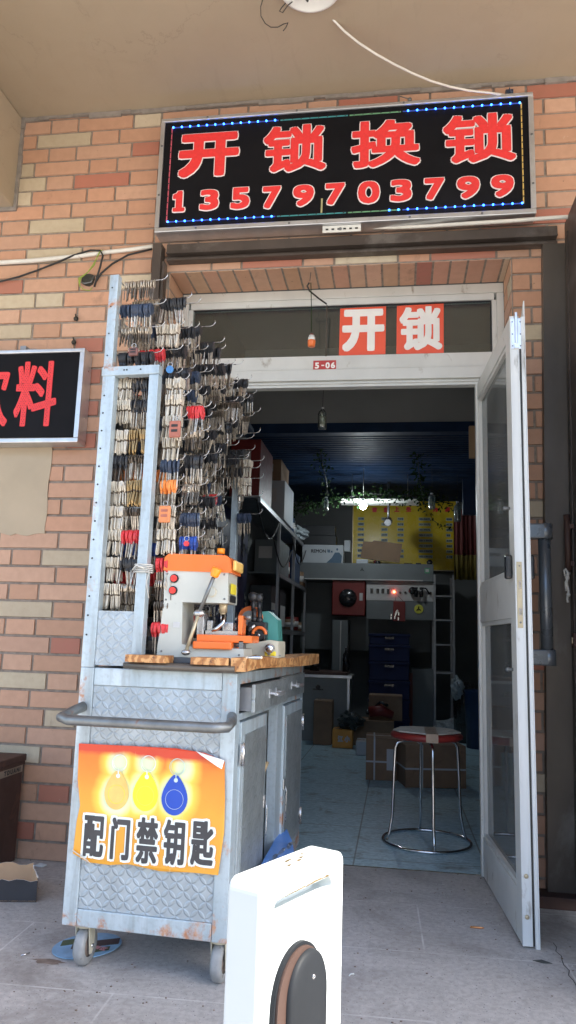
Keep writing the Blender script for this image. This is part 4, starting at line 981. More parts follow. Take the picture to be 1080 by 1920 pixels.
fob('remote_case', 'leather_brown', (-0.4212, 0.015, 1.9836), .034, .034, 'small brown leather remote case below the red-headed keys, top of rack')
fob('remote_case', 'leather_orange', (-0.2705, 0.01, 1.4277), .040, .060, 'tall tan leather remote case above the blue-headed keys')
fob('round_tag', 'fob_blue', (-0.2864, 0.02, 1.9096), .026, .026, 'round blue plastic tag near the cross head of the rack', 'key tag', True)
fob('round_tag', 'key_red', (-0.2084, 0.06, 1.3183), .018, .026, 'small round red tag at the end of the blue-headed keys', 'key tag', True)
# string around the inner post
b = MB()
for i in range(5): b.torus((-.335,.0175,1.205+.006*i), .029, .0022, 'z', 0, 20, 6)
b.tube([(-.31,-.008,1.21),(-.30,-.02,1.20),(-.31,-.016,1.17),(-.30,-.01,1.12)], .0015, 0, 6); b.tube([(-.32,-.014,1.215),(-.345,-.02,1.225),(-.36,-.014,1.21)], .003, 0, 6)
tag(b.build('string_tie', 'rope', M4=CM), 'white string wound around the inner post of the key rack', 'string')

# wooden top boards
wt = thing('work_board', 'broken chipboard worktop with raw wood grain edges on the cart', 'worktop', CO, CR_, local=True)
def irr(pts, z0, z1, m, name):
    MB().prism([(p[0], p[1], z0) for p in pts], (0,0,z1-z0)).build(name, m, wt)
irr([(-.35,-.05),(-.22,-.052),(-.215,-.02),(-.22,.03),(-.35,.03)], .9205, .943, 'raw_board', 'board_chip')
irr([(-.135,-.052),(-.05,-.05),(-.02,-.035),(-.03,.02),(-.13,.03)], .9205, .942, 'raw_board', 'board_chip')
irr([(-.48,.035),(-.005,.035),(-.005,D+.03),(-.48,D+.03)], .9205, .9365, 'board_veneer', 'veneer_sheet')
b = MB(); b.tube([(-.36,-.03,.909),(-.2,-.034,.909),(.0,-.03,.910)], .010, 0, 12); b.box((-W+.18,-.03,.898),(.002,.03,.9195)); b.build('edge_tube', 'dull_steel', wt)
b = MB(); ya = 0.0
edge = [(-.012,-.035),(.035,-.03),(.045,.10),(.055,.25),(.05,.40),(.062,.55),(.055,.72),(.070,.85),(.062,1.0),(.072,1.10),(.03,1.14),(-.004,1.1),(-.004,.03)]
vs = []; n = len(edge)
for (x, y) in edge: vs.append((x, y, .905+.012*math.sin(y*5)+(.006 if y > .8 else 0)))
for (x, y) in edge: vs.append((x, y, .940+.006*math.sin(y*7+1)))
b.add(vs, [tuple(reversed(range(n))), tuple(range(n,2*n))] + [(i,(i+1)%n,(i+1)%n+n,i+n) for i in range(n)]); b.build('raw_edge_board', 'raw_board', wt)
# boxes and bits at the bottom of the rack, behind the machine
kb = thing('parts_box', 'dark steel parts box under the lowest hooks behind the machine', 'box', CO, CR_, local=True)
MB().box((-.46,.20,.9375),(-.30,.42,1.0), ch=.004).build('case', 'alu_dark', kb); MB().box((-.43,.199,.955),(-.33,.1965,.985)).build('label', 'key_blank', kb)

# ---- poster on the cart front
po = thing('fob_poster', 'torn orange poster with three key fobs and black Chinese writing on cart front', 'poster', CO, CR_, local=True)
A_ = [(-0.5045, -0.008, 0.6619), (-0.3219, -0.008, 0.6641), (-0.1827, -0.008, 0.6658), (-0.0884, -0.008, 0.6572), (-0.0269, -0.008, 0.6361), (-0.0202, -0.008, 0.5265), (-0.0194, -0.008, 0.4363), (-0.0317, -0.008, 0.3153), (-0.1123, -0.008, 0.3156), (-0.2123, -0.008, 0.3098), (-0.3154, -0.008, 0.3219), (-0.3753, -0.008, 0.3137), (-0.4455, -0.008, 0.3153), (-0.4969, -0.008, 0.3371), (-0.4941, -0.008, 0.4305), (-0.4855, -0.008, 0.4781), (-0.4993, -0.008, 0.5563)]
def inpoly(x, z, P):
    ins = False; n = len(P)
    for i in range(n):
        a, c = P[i], P[(i+1)%n]
        if (a[2] > z) != (c[2] > z) and x < (c[0]-a[0])*(z-a[2])/(c[2]-a[2])+a[0]: ins = not ins
    return ins
MB().prism([(p[0], -.008+.002*math.sin(i*2.3), p[2]) for i, p in enumerate(A_)], (0,.0012,0)).build('sheet', 'poster_print', po)
b = MB(); q = A_[3]; r_ = A_[4]
b.add([(q[0]-.03,-.0095,q[2]+.004),(r_[0],-.0105,r_[2]+.004),(r_[0]-.004,-.020,r_[2]-.020),(r_[0]-.018,-.026,r_[2]-.012),(q[0]-.01,-.018,q[2]-.006)], [(0,1,2,3,4)])
q = A_[12]; r_ = A_[13]
b.add([(r_[0]-.003,-.0095,r_[2]+.008),(q[0]+.012,-.0095,q[2]-.004),(q[0]+.004,-.02,q[2]+.010),(r_[0]+.002,-.018,r_[2]+.014)], [(0,1,2,3)])
b.build('curled_corner', 'sticker_white', po)
for nm, ca1, ca2, m in (('tan', (-0.4058, -0.0105, 0.4749), (-0.3264, -0.0105, 0.593), 'fob_tan'), ('yellow', (-0.3131, -0.0105, 0.477), (-0.2309, -0.0105, 0.5959), 'fob_yellow'), ('blue', (-0.2197, -0.0105, 0.4715), (-0.1366, -0.0105, 0.5926), 'fob_navy')):
    w = ca2[0]-ca1[0]; h = ca2[2]-ca1[2]; cx_ = (ca1[0]+ca2[0])/2; pts = []
    for i in range(32):
        a = 2*math.pi*i/32; s_ = math.sin(a); f_ = 1-.42*max(0,s_)**1.6
        pts.append((cx_+w/2*math.cos(a)*f_, -.0112, ca1[2]+h*.40+(h*.40*s_ if s_ < 0 else h*.58*s_)))
    f = MB(); f.prism(pts, (0,.0008,0)); 
    inner = [(cx_+(p[0]-cx_)*.80, -.0116, ca1[2]+h*.42+(p[2]-ca1[2]-h*.42)*.80) for p in pts]
    fo = f.build('printed_fob', m, po)
    hl = MB(); hl.cyl((cx_+.002,-.0122,ca1[2]+h*.84),(cx_+.002,-.0118,ca1[2]+h*.84), .0065, 0, 14); hl.torus((cx_+.004,-.012,ca1[2]+h*.98+.022), .024, .0010, 'y', 0, 28, 5); hl.torus((cx_+.006,-.0122,ca1[2]+h*.98+.024), .0215, .0007, 'y', 0, 28, 5)
    hl.tube([(cx_+.002,-.012,ca1[2]+h*.86),(cx_+.001,-.012,ca1[2]+h*1.02)], .0016, 0, 6); hl.build('printed_ring', 'print_white' if nm != 'blue' else 'print_ring', fo)
    MB().torus((cx_,-.0116,ca1[2]+h*.38), w*.34, .0006, 'y', 0, 30, 4).build('printed_line', {'tan':'fob_yellow','yellow':'fob_tan','blue':'print_ring'}[nm], fo)
TX = [('配', (-0.4668, -0.0105, 0.3326), (-0.3953, -0.0105, 0.4539)), ('门', (-0.3772, -0.0105, 0.3309), (-0.3115, -0.0105, 0.454)), ('禁', (-0.2941, -0.0105, 0.3274), (-0.2208, -0.0105, 0.4608)), ('钥', (-0.2076, -0.0105, 0.3303), (-0.1361, -0.0105, 0.461)), ('匙', (-0.1209, -0.0105, 0.3362), (-0.0463, -0.0105, 0.4647))]
for ch, a, c in TX:
    g = MB(); y1 = put(g, ch, a[0]-.006, a[2]-.006, c[0]+.006, c[2]+.006, -.0106, .0095, 0, n=14, step=.00006)
    put(g, ch, a[0]+.002, a[2]+.001, c[0]-.002, c[2]-.001, y1-.0003, .0034, 1, n=10, step=.00006); g.build('character', ['print_white','print_black'], po)

# ---- key machine on the cart (profile drawn in its own side plane)
YM = -.985
km = thing('key_milling_machine', 'grey upright key milling machine with orange top cover and lever', 'key machine', (-.64,-.93,.937))
def pz(p, y=None): return (p[0], YM if y is None else y, p[2])
body = [(-0.756, -0.985, 1.221), (-0.751, -0.985, 1.115), (-0.759, -0.985, 1.012), (-0.764, -0.985, 0.968), (-0.764, -0.985, 0.935), (-0.478, -0.985, 0.92), (-0.48, -0.985, 0.97), (-0.645, -0.985, 0.971), (-0.683, -0.985, 0.979), (-0.688, -0.985, 1.113), (-0.538, -0.985, 1.113), (-0.541, -0.985, 1.223)]
bz = (-0.753, -0.985, 0.934)[2]
def clampz(p): return (p[0], p[1], max(p[2], .9375))
MB().prism([clampz(p) for p in body], (0,.14,0)).build('body', 'grey_paint', km)
x0, x1 = (-0.69, -0.985, 1.113)[0], (-0.538, -0.985, 1.115)[0]
MB().prism([(-0.757, -0.99, 1.215), (-0.755, -0.99, 1.258), (-0.741, -0.99, 1.27), (-0.549, -0.99, 1.267), (-0.536, -0.99, 1.257), (-0.529, -0.99, 1.211)], (0,.15,0)).build('top_cover', 'orange_plastic', km)
c = (-0.581, -0.94, 1.282); MB().cyl((c[0],-.93,c[2]-.004),(c[0],-.93,c[2]+.014), .013, 0, 20).build('filler_cap', 'orange_knob', km)
lc_ = (-0.531, -0.985, 1.239)
MB().box((lc_[0]+.001,-.975,lc_[2]-.020),(lc_[0]+.014,-.86,lc_[2]+.014), ch=.005).build('lamp_lens', 'fob_tan', km)
for p in ((-0.719, -0.985, 1.189), (-0.721, -0.985, 1.15)):
    q = MB(); q.cyl((p[0],-.985,p[2]),(p[0],-.990,p[2]), .0145, 1, 24); q.cyl((p[0],-.9901,p[2]),(p[0],-.997,p[2]), .0105, 0, 24); q.build('push_button', ['button_red','black_machine'], km)
p = (-0.592, -0.985, 1.148); q = MB(); q.cyl((p[0],-.985,p[2]),(p[0],-.992,p[2]), .0165, 1, 24); q.cyl((p[0],-.9921,p[2]),(p[0],-.996,p[2]), .0135, 0, 24); q.build('round_cap', ['grey_paint','cream_paint'], km)
hx_ = (-0.535, -0.985, 1.166)[0]
MB().box((hx_+.0005,-.965,(-0.534, -0.985, 1.144)[2]),(hx_+.002,-.885,(-0.535, -0.985, 1.178)[2])).build('warning_label', 'yellow_plastic', km)
MB().box((hx_+.0005,-.965,(-0.533, -0.985, 1.117)[2]),(hx_+.002,-.885,(-0.534, -0.985, 1.14)[2])).build('rating_plate', 'black_machine', km)
c = (-0.567, -0.93, 1.115); q = MB(); q.cyl((c[0],-.92,c[2]+.01),(c[0],-.92,c[2]-.030), .014, 0, 20); q.cyl((c[0],-.92,c[2]-.030),(c[0],-.92,c[2]-.036), .010, 0, 16); q.cyl((c[0]-.006,-.92,c[2]-.036),(c[0]-.006,-.92,c[2]-.062), .003, 1, 8, .001); q.cyl((c[0]+.006,-.915,c[2]-.036),(c[0]+.007,-.915,c[2]-.058), .0025, 1, 8, .001); q.build('spindle', ['bare_brass','bright_steel'], km)
# lever
a, m_, e_ = (-0.577, -1.02, 1.2), (-0.626, -1.005, 1.078), (-0.661, -1.02, 0.956)
q = MB(); q.cyl(m_, a, .0062, 0, 14); l1 = q.build('lever_arm', 'dark_iron', km)
MB().cyl(m_, (e_[0], -1.01, e_[2]), .0058, 0, 14).build('lower_arm', 'bare_brass', km)
d = (Vector(a)-Vector(m_)).normalized()
q = MB(); pa = Vector(a)-d*.006; q.tube([pa, pa+d*.006, pa+d*.026, pa+d*.030], [.012,.0145,.0165,.014], 0, 20); q.build('lever_knob', 'orange_knob', km)
q = MB(); q.ball((m_[0],-1.0,m_[2]), .018, 0, 16, (1.1,.9,.7)); q.cyl((m_[0],-1.0,m_[2]),(m_[0],-.96,m_[2]), .009, 0, 14); q.ball((e_[0],-1.01,e_[2]-.002), .014, 0, 14, (1.1,1,.7)); q.build('lever_boss', 'bright_steel', km)
# slides and vise
q = MB(); s0, s1 = (-0.644, -1, 0.966), (-0.517, -1, 0.99); q.box((s0[0],-1.0,s0[2]),(s1[0],-.84,s1[2]), ch=.004); q.build('lower_slide', 'orange_plastic', km)
q = MB(); s0, s1 = (-0.637, -0.98, 0.988), (-0.456, -0.98, 1.012); q.box((s0[0],-.98,s0[2]+.0005),(s1[0],-.85,s1[2]), ch=.003); q.build('upper_slide', 'orange_plastic', km)
q = MB(); s0 = (-0.517, -0.99, 0.987); q.cyl((s0[0]+.002,-.96,s0[2]-.004),(s0[0]+.025,-.96,s0[2]-.004), .008, 0, 14); q.box((s0[0]+.02,-.98,s0[2]-.016),(s0[0]+.034,-.93,s0[2]+.008)); q.build('slide_screw', 'dark_iron', km)
q = MB(); s0, s1 = (-0.643, -0.96, 1.007), (-0.62, -0.96, 1.08); q.box((s0[0],-.96,s0[2]+.001),(s1[0],-.90,s1[2]), ch=.003); s0, s1 = (-0.615, -0.96, 1.009), (-0.508, -0.96, 1.021); q.box((s0[0],-.955,s0[2]+.0005),(s1[0],-.88,s1[2]+.004)); s0, s1 = (-0.618, -0.95, 1.018), (-0.527, -0.95, 1.053); q.box((s1[0]-.035,-.94,s0[2]+.005),(s1[0],-.89,s1[2]), ch=.003); q.box((s0[0]+.001,-.93,s0[2]+.005),(s0[0]+.02,-.89,s1[2]+.005), ch=.003); q.build('vise', 'bright_steel', km)
q = MB(); s0 = (-0.57, -0.96, 1.03); n_ = 9; pts = [(s0[0]+.022*math.cos(t_*.5-2.2), -.965, s0[2]+.004+.022*math.sin(t_*.5-2.2)) for t_ in range(n_)]; q.tube([(-0.59, -0.97, 1.024), (-0.57, -0.975, 1.033), (-0.553, -0.975, 1.05), (-0.545, -0.97, 1.073)], [.004,.008,.006,.002], 0, 10); q.build('chip_guard', 'chrome', km)
q = MB(); s0, s1 = (-0.507, -0.96, 1.013), (-0.492, -0.96, 1.076); q.box((s0[0],-.96,s0[2]+.0005),(s1[0],-.90,s1[2]), ch=.003); q.build('clamp_post', 'orange_plastic', km)
q = MB(); s1 = (-0.517, -0.95, 1.065); q.cyl((s1[0]-.006,-.93,s1[2]),(s1[0]+.001,-.93,s1[2]), .006, 0, 12); q.cyl((s1[0]-.006,-.93,s1[2]-.03),(s1[0]+.001,-.93,s1[2]-.03), .006, 0, 12); s2 = (-0.482, -0.95, 1.071); q.cyl((s2[0]-.008,-.93,s2[2]),(s2[0]+.012,-.93,s2[2]), .008, 0, 12); q.build('clamp_screw', 'dark_iron', km)

q = MB(); q.tube([(-.755,-.90,.96),(-.79,-.92,.945),(-.80,-.86,.942),(-.77,-.80,.942)], .004, 0, 8); q.build('power_cable', 'cable_black', km)
pl = (-0.697, -0.985, 1.043); q = MB(); q.box((pl[0]-.018,-.9865,pl[2]-.012),(pl[0]+.004,-.9852,pl[2]+.006)); q.build('serial_plate', 'alu', km)
q = MB()
for px, py in ((314,1074),(420,1075),(420,1122),(312,1122),(301,1205),(350,1222),(448,1224)):
    p = (-1.56, -0.985, 3.454) if False else None
for px in ((-0.744, -0.985, 1.204), (-0.553, -0.985, 1.205), (-0.549, -0.985, 1.126), (-0.744, -0.985, 1.12), (-0.749, -0.985, 0.955), (-0.494, -0.985, 0.951)): q.ball((px[0],-.986,px[2]), .0035, 0, 8, (1,.5,1))
q.build('case_screws', 'dark_iron', km)
q = MB(); random.seed(31)
for i in range(420):
    x, y = random.uniform(-.36,.02), random.gauss(.10,.10)
    if y < .04 or y > .5: continue
    l = random.uniform(.001,.004); a_ = random.uniform(0,3.1); q.add([(x,y,.9372),(x+l*math.cos(a_),y+l*math.sin(a_),.938+l*.4),(x+l*.3,y+l*.5,.9372)], [(0,1,2)])
tag(q.build('brass_shavings', 'bare_brass', M4=CM), 'fine brass shavings scattered over the worktop around the machine', 'shavings', kind='stuff')
random.seed(9)
# ---- second machine behind
YB = -.72
k2 = thing('key_copying_machine', 'black and orange key copying machine with teal guard behind the milling machine', 'key machine', (-.45,-.66,.937))
def T(p): return (p[0], p[1], max(p[2], .938))
MB().prism([T((-0.53, -0.72, 0.935)), T((-0.409, -0.72, 0.939)), (-0.41, -0.72, 0.996), (-0.443, -0.72, 1), (-0.532, -0.72, 0.983)], (0,.16,0)).build('base', 'cream_paint', k2)
q = MB(); c = (-0.439, -0.725, 0.971); q.cyl((c[0],-.72,c[2]),(c[0],-.74,c[2]), .017, 0, 20); q.ball((c[0],-.742,c[2]), .015, 0, 14, (1,.5,1)); q.build('hand_wheel', 'chrome', k2)
MB().prism([(-0.486, -0.66, 1.1), (-0.461, -0.66, 1.103), (-0.426, -0.66, 1.073), (-0.42, -0.66, 0.995), (-0.463, -0.66, 0.994)], (0,.10,0)).build('teal_guard', 'teal_paint', k2)
q = MB(); c = (-0.524, -0.66, 1.065); pts = [(c[0]+.046*math.cos(i*math.pi/14), -.67, c[2]+.008+.046*math.sin(i*math.pi/14)) for i in range(15)]; q.prism(pts, (0,.03,0)); q.build('wheel_cover', 'orange_plastic', k2)
q = MB(); c = (-0.524, -0.68, 1.074); q.cyl((c[0],-.69,c[2]),(c[0],-.68,c[2]), .028, 0, 28); q.build('grinding_disc', 'dark_iron', k2)
q = MB(); s0, s1 = (-0.525, -0.72, 0.998), (-0.459, -0.72, 1.074); q.box((s0[0],-.71,s0[2]+.001),(s1[0],-.63,s1[2]-.012), ch=.004); 
for px in ((-0.504, -0.72, 1.092), (-0.484, -0.71, 1.089)): q.cyl((px[0],-.70,px[2]-.03),(px[0],-.70,px[2]+.018), .0085, 0, 16); q.ball((px[0],-.70,px[2]-.02), .013, 0, 12)
for i in range(6): q.cyl((s0[0]+.01+.012*i,-.713,s0[2]+.012+.01*(i%3)),(s0[0]+.01+.012*i,-.722,s0[2]+.012+.01*(i%3)), .0045, 1, 10)
q.build('clamp_block', ['black_machine','bright_steel'], k2)
q = MB(); 
for px, r_ in (((-0.512, -0.7, 1.151), .018), ((-0.492, -0.69, 1.148), .017)): q.ball(px, r_, 0, 18, (1,.8,1)); q.cyl((px[0]+.003,px[1],px[2]-.012),(px[0]+.003,px[1],px[2]-.05), .007, 0, 12)
q.build('knob', 'black_machine', k2)
q = MB(); c = (-0.478, -0.73, 1.019); q.torus((c[0],-.73,c[2]), .023, .006, 'y', 0, 24, 10, 0.0, math.pi); q.build('orange_yoke', 'orange_plastic', k2)
q = MB(); q.cyl((c[0],-.735,c[2]-.003),(c[0],-.71,c[2]-.003), .016, 0, 20); q.ball((c[0],-.737,c[2]-.003), .006, 1, 10); a_ = (-0.515, -0.74, 1.031); q.tube([a_, (-0.493, -0.74, 1.05)], .005, 1, 10); q.build('dial', ['black_machine','bright_steel'], k2)
# small items on the board
yt = thing('tape_measure', 'small yellow tape measure lying on the raw edge board', 'tape measure', (-0.445, -0.662, 0.94))
p = (-0.437, -0.71, 0.943); q = MB(); q.box((p[0]-.022,p[1]-.012,.9445),(p[0]+.02,p[1]+.012,.962), ch=.004); q.build('case', 'yellow_plastic', yt); q = MB(); q.cyl((p[0]-.005,p[1]-.0135,.953),(p[0]-.005,p[1]-.0121,.953), .006, 0, 12); q.box((p[0]+.0195,p[1]-.006,.946),(p[0]+.035,p[1]+.006,.949)); q.build('tip', 'alu_dark', yt)
p = (-0.407, -1.172, 0.943); q = MB(); q.tube([(p[0]-.02,p[1],.949),(p[0],p[1]+.01,.95),(p[0]+.02,p[1]-.004,.95)], [.003,.007,.004], 0, 8); q.box((p[0]-.03,p[1]+.01,.946),(p[0]+.0,p[1]+.03,.951), 1)
tag(q.build('metal_offcuts', ['chrome','key_blank']), 'shiny metal offcuts on the board between the machine and yellow tape', 'offcuts')

# items inside the open bay and on the floor beside the cart
q = MB(); 
for i in range(40):
    a = random.uniform(-1.1,1.1); q.tube([(-.03,.50,.50),(-.02+random.uniform(-.01,.01),.50+.055*math.sin(a),.50+.07*math.cos(a)*.9)], .0015, 0, 4)
q.cyl((-.03,.50,.50),(-.03,.485,.40), .006, 0, 8)
tag(q.build('hand_brush', 'brush', M4=CM), 'straw hand brush in the open bay of the cart side', 'brush')
bl = thing('blue_box', 'blue plastic lidded box wrapped in clear film on floor beside the cart', 'box', (-0.556, 0.384, 0))
q = MB(); a0, a1, a2, a3 = (-0.51, -0.172, 0.27), (-0.377, -0.455, 0.27), (-0.338, -0.68, 0.27), (-0.435, -0.871, 0.27)
a0 = (-.448,-.18,.27)
q.prism([(p[0],p[1],.002) for p in (a0,a1,a2,a3)], (0,0,.24)); q.build('body', 'blue_plastic', bl)
ctr = [sum(p[i] for p in (a0,a1,a2,a3))/4 for i in (0,1)]
q = MB(); q.prism([(ctr[0]+(p[0]-ctr[0])*1.06, ctr[1]+(p[1]-ctr[1])*1.04, .2425) for p in (a0,a1,a2,a3)], (0,0,.025)); q.build('lid', 'blue_plastic', bl)
q = MB(); nn = 18; vs = []
for i in range(nn):
    t_ = i/(nn-1); e0 = Vector(a1).lerp(Vector(a3), t_)
    for j, (o_, z_) in enumerate(((-.004,.2715),(.010,.266),(.018,.18),(.024,.03))): vs.append((e0.x+.0+o_+random.uniform(-.006,.006), e0.y-o_*.6+random.uniform(-.006,.006), z_+random.uniform(-.004,.006)))
q.add(vs, [(i*4+j,(i+1)*4+j,(i+1)*4+j+1,i*4+j+1) for i in range(nn-1) for j in range(3)], 0, False); q.build('clear_film', 'cling_film', bl)

# ================================================================== WHITE STAND IN FRONT
sA, sB, sC, sD = Vector((-0.249, -2.141, 0.65)), Vector((-0.146, -1.939, 0.65)), Vector((-0.087, -1.98, 0.65)), Vector((-0.193, -2.198, 0.65))
o_ = sD; ex = (sC-sD); wS = ex.length; ex.normalize(); ey = Vector((-ex.y, ex.x, 0)); dS = (sA-sD).dot(ey)*.84
rotS = math.atan2(ex.y, ex.x)
ws = thing('plastic_stand', 'white plastic floor stand with handle slot and black oval inset in foreground', 'stand', (sD.x,sD.y,0), rotS, local=True)
def rrect(x0, x1, z0, z1, r, n=6):
    P = []
    for cx_, cz_, a0 in ((x1-r,z1-r,0),(x0+r,z1-r,math.pi/2),(x0+r,z0+r,math.pi),(x1-r,z0+r,1.5*math.pi)):
        for i in range(n+1): a = a0+math.pi/2*i/n; P.append((cx_+r*math.cos(a), cz_+r*math.sin(a)))
    return P
# body with a real handle slot: front face as ring of quads between outer outline and slot outline
def slab_with_hole(name, outer, inner, y0, y1, m, mi_, parent):
    bm = bmesh.new()
    def loop(P, y): return [bm.verts.new((p[0], y, p[1])) for p in P]
    of, inf, ob, inb = loop(outer,y0), loop(inner,y0), loop(outer,y1), loop(inner,y1)
    def edges(L): return [bm.edges.new((L[i],L[(i+1)%len(L)])) for i in range(len(L))]
    e1, e2, e3, e4 = edges(of), edges(inf), edges(ob), edges(inb)
    bmesh.ops.triangle_fill(bm, edges=e1+e2, use_beauty=True); bmesh.ops.triangle_fill(bm, edges=e3+e4, use_beauty=True)
    for A, B in ((of,ob),(inf,inb)):
        for i in range(len(A)): bm.faces.new((A[i],A[(i+1)%len(A)],B[(i+1)%len(A)],B[i]))
    bmesh.ops.recalc_face_normals(bm, faces=bm.faces[:])
    oe = [e for e in bm.edges if (e.verts[0] in of and e.verts[1] in of and e in e1) or (e in e3)]
    bmesh.ops.bevel(bm, geom=oe, offset=.006, segments=3, profile=.5, affect='EDGES')
    me = bpy.data.meshes.new(name); bm.to_mesh(me); bm.free(); me.materials.append(MATS[m])
    o = bpy.data.objects.new(name, me); COL.objects.link(o); o.parent = parent; o['_o'] = (0,0,0); return o
sl = rrect(.033, .200, .594, .6185, .011)
slab_with_hole('body', rrect(0, wS, .0, .65, .018), sl, 0, dS, 'stand_white', 0, ws)
b = MB(); b.prism([(.025,.034,.585),(.208,.034,.585),(.208,.034,.628),(.025,.034,.628)], (0,.002,0)); b.build('slot_back', 'stand_white', ws)
ix0, ix1, izt = .030, .164, .546
def capsule(x0, x1, zt, zb, n=20, k=1.25):
    r = (x1-x0)/2; return [(x1, zb)] + [(x0+r+r*math.cos(math.pi*i/n), zt-r*k+r*k*math.sin(math.pi*i/n)**.9) for i in range(n+1)] + [(x0, zb)]
b = MB(); b.prism([(p[0],-.0005,p[1]) for p in capsule(ix0, ix1, izt, .12)], (0,-.007,0)); b.build('inset_rim', 'stand_black', ws)
b = MB(); b.prism([(p[0],-.0078,p[1]) for p in capsule(ix0+.004, ix1-.004, izt-.005, .125)], (0,-.004,0)); b.build('copper_trim', 'copper_trim', ws)
P_ = capsule(ix0+.026, ix1-.001, izt-.012, .13, 24); b = MB(); n = len(P_); vs = []; fs = []
for k_, (s_, y_) in enumerate(((1,-.0122),(.985,-.0165),(.93,-.0195),(.80,-.0212),(.5,-.022))):
    cx_ = (ix0+.026+ix1-.001)/2; cz_ = .33
    for p in P_: vs.append((cx_+(p[0]-cx_)*s_, y_, cz_+(p[1]-cz_)*(1-(1-s_)*.35)))
for k_ in range(4):
    for i in range(n): fs.append((k_*n+i, k_*n+(i+1)%n, (k_+1)*n+(i+1)%n, (k_+1)*n+i))
fs.append(tuple(4*n+i for i in range(n))); b.add(vs, fs, 0, True); pad = b.build('black_pad', 'stand_black', ws)
c0 = ((ix0+ix1)/2+.018, izt-.05)
b = MB(); b.torus((c0[0],-.0222,c0[1]), .0028, .0010, 'y', 0, 16, 6); b.build('pin_socket', 'chrome', pad)
b = MB()
random.seed(3)
for i in range(26):
    u = i/25; x = .055+.135*u; zz = .6190+random.uniform(0,.0008)
    b.box((x-.004,-.0006-random.uniform(0,.0003),zz),(x+.004,.002,zz+random.uniform(.001,.0028)*(.3+1.0*u)))
b.build('grime_line', 'grime', ws)
b = MB()
for (x, y, l) in ((.55,.35,.016),(.48,.55,.022),(.62,.45,.012),(.42,.3,.010),(.7,.6,.006)):
    X, Y_ = wS*x, dS*y; b.prism([(X,Y_,.6502),(X+l,Y_+.003,.6502),(X+l*.6,Y_+.007,.6502),(X-.002,Y_+.004,.6502)], (0,0,.0003))
b.build('scuff_marks', 'grime', ws)

# ================================================================== LEFT FOREGROUND THINGS
mb0, mb1 = (-1.618, -0.102, 0), (-1.647, -0.1, 0.471)
bx = thing('rusty_bin', 'rusty brown steel box with worn label strip at left edge', 'box', (-1.78,-.28,0))
X1 = (-1.654, -0.06, 0.174)[0]; zt = (-1.672, -0.06, 0.462)[2]
box((-2.05,-.40,.012),(X1,-.06,zt-.045), ch=.003).build('body', 'rust_brown', bx)
b = MB(); b.box((-2.055,-.41,zt-.044),(X1+.006,-.055,zt-.030)); b.box((-2.055,-.415,zt-.0295),(X1+.010,-.05,zt), ch=.004); b.build('lid', 'rust_brown', bx)
box((X1+.0004,-.395,zt-.075),(X1+.002,-.065,zt-.045)).build('label_strip', 'label_strip', bx)
g = MB()
for i, ch in enumerate('TDUANI'): put(g, ch, -.23+i*.027, zt-.070, -.23+i*.027+(.020 if ch != 'I' else .006), zt-.050, -.0004, .0012)
g.build('lettering', 'cable_black', bx, M4=Matrix.Translation((X1+.002,0,0)) @ Matrix.Rotation(R(90),4,'Z'))
b = MB(); 
for x in (-2.0,X1-.04): b.box((x,-.38,0),(x+.03,-.35,.0118)); b.box((x,-.11,0),(x+.03,-.08,.0118))
b.build('foot', 'rubber_black', bx)
# torn carton tray
ct = thing('torn_carton', 'torn black and brown cardboard tray on pavement at left edge', 'carton', (-1.55,-.5,0))
c1, c2, c3 = (-1.337, -0.491, 0), (-1.549, -0.599, 0), (-1.435, -0.278, 0)
A = Vector((c1[0],c1[1],0)); Bv = Vector((A.x-.42, A.y-.09, 0)); dv = Vector((-.085,.13,0)); hC = .085
def wall_(p, q, h, m_out, m_in, name, jag=True):
    n = 16; b = MB(); nrm = (q-p).cross(Vector((0,0,1))).normalized()*.0025
    top = [p.lerp(q, i/n)+Vector((0,0,h+(random.uniform(-.006,.008) if jag else 0))) for i in range(n+1)]
    lo_ = [p.lerp(q, i/n) for i in range(n+1)]
    vs = lo_+top+[v+nrm for v in lo_]+[v+nrm for v in top]; k = n+1; fs = []; mi = []
    for i in range(n):
        b.add([], [])
    b.v = [tuple(v) for v in vs]
    for i in range(n):
        b.f += [(i,i+1,k+i+1,k+i),(2*k+i+1,2*k+i,3*k+i,3*k+i+1),(k+i,k+i+1,3*k+i+1,3*k+i)]; b.mi += [0,1,2]; b.sm += [False]*3
    return b.build(name, [m_out, m_in, 'sticker_white'], ct)
wall_(A, Bv, hC-.012, 'carton_side', 'cardboard_in', 'front_side'); wall_(A+dv, A, hC, 'carton_side', 'cardboard_in', 'end_side'); wall_(Bv+dv, A+dv, hC+.012, 'carton_side', 'cardboard_in', 'rear_side'); wall_(Bv, Bv+dv, hC, 'carton_side', 'cardboard_in', 'end_side')
MB().prism([A+Vector((0,0,.003)), A+dv+Vector((0,0,.003)), Bv+dv+Vector((0,0,.003)), Bv+Vector((0,0,.003))], (0,0,.003)).build('bottom', 'cardboard_in', ct)
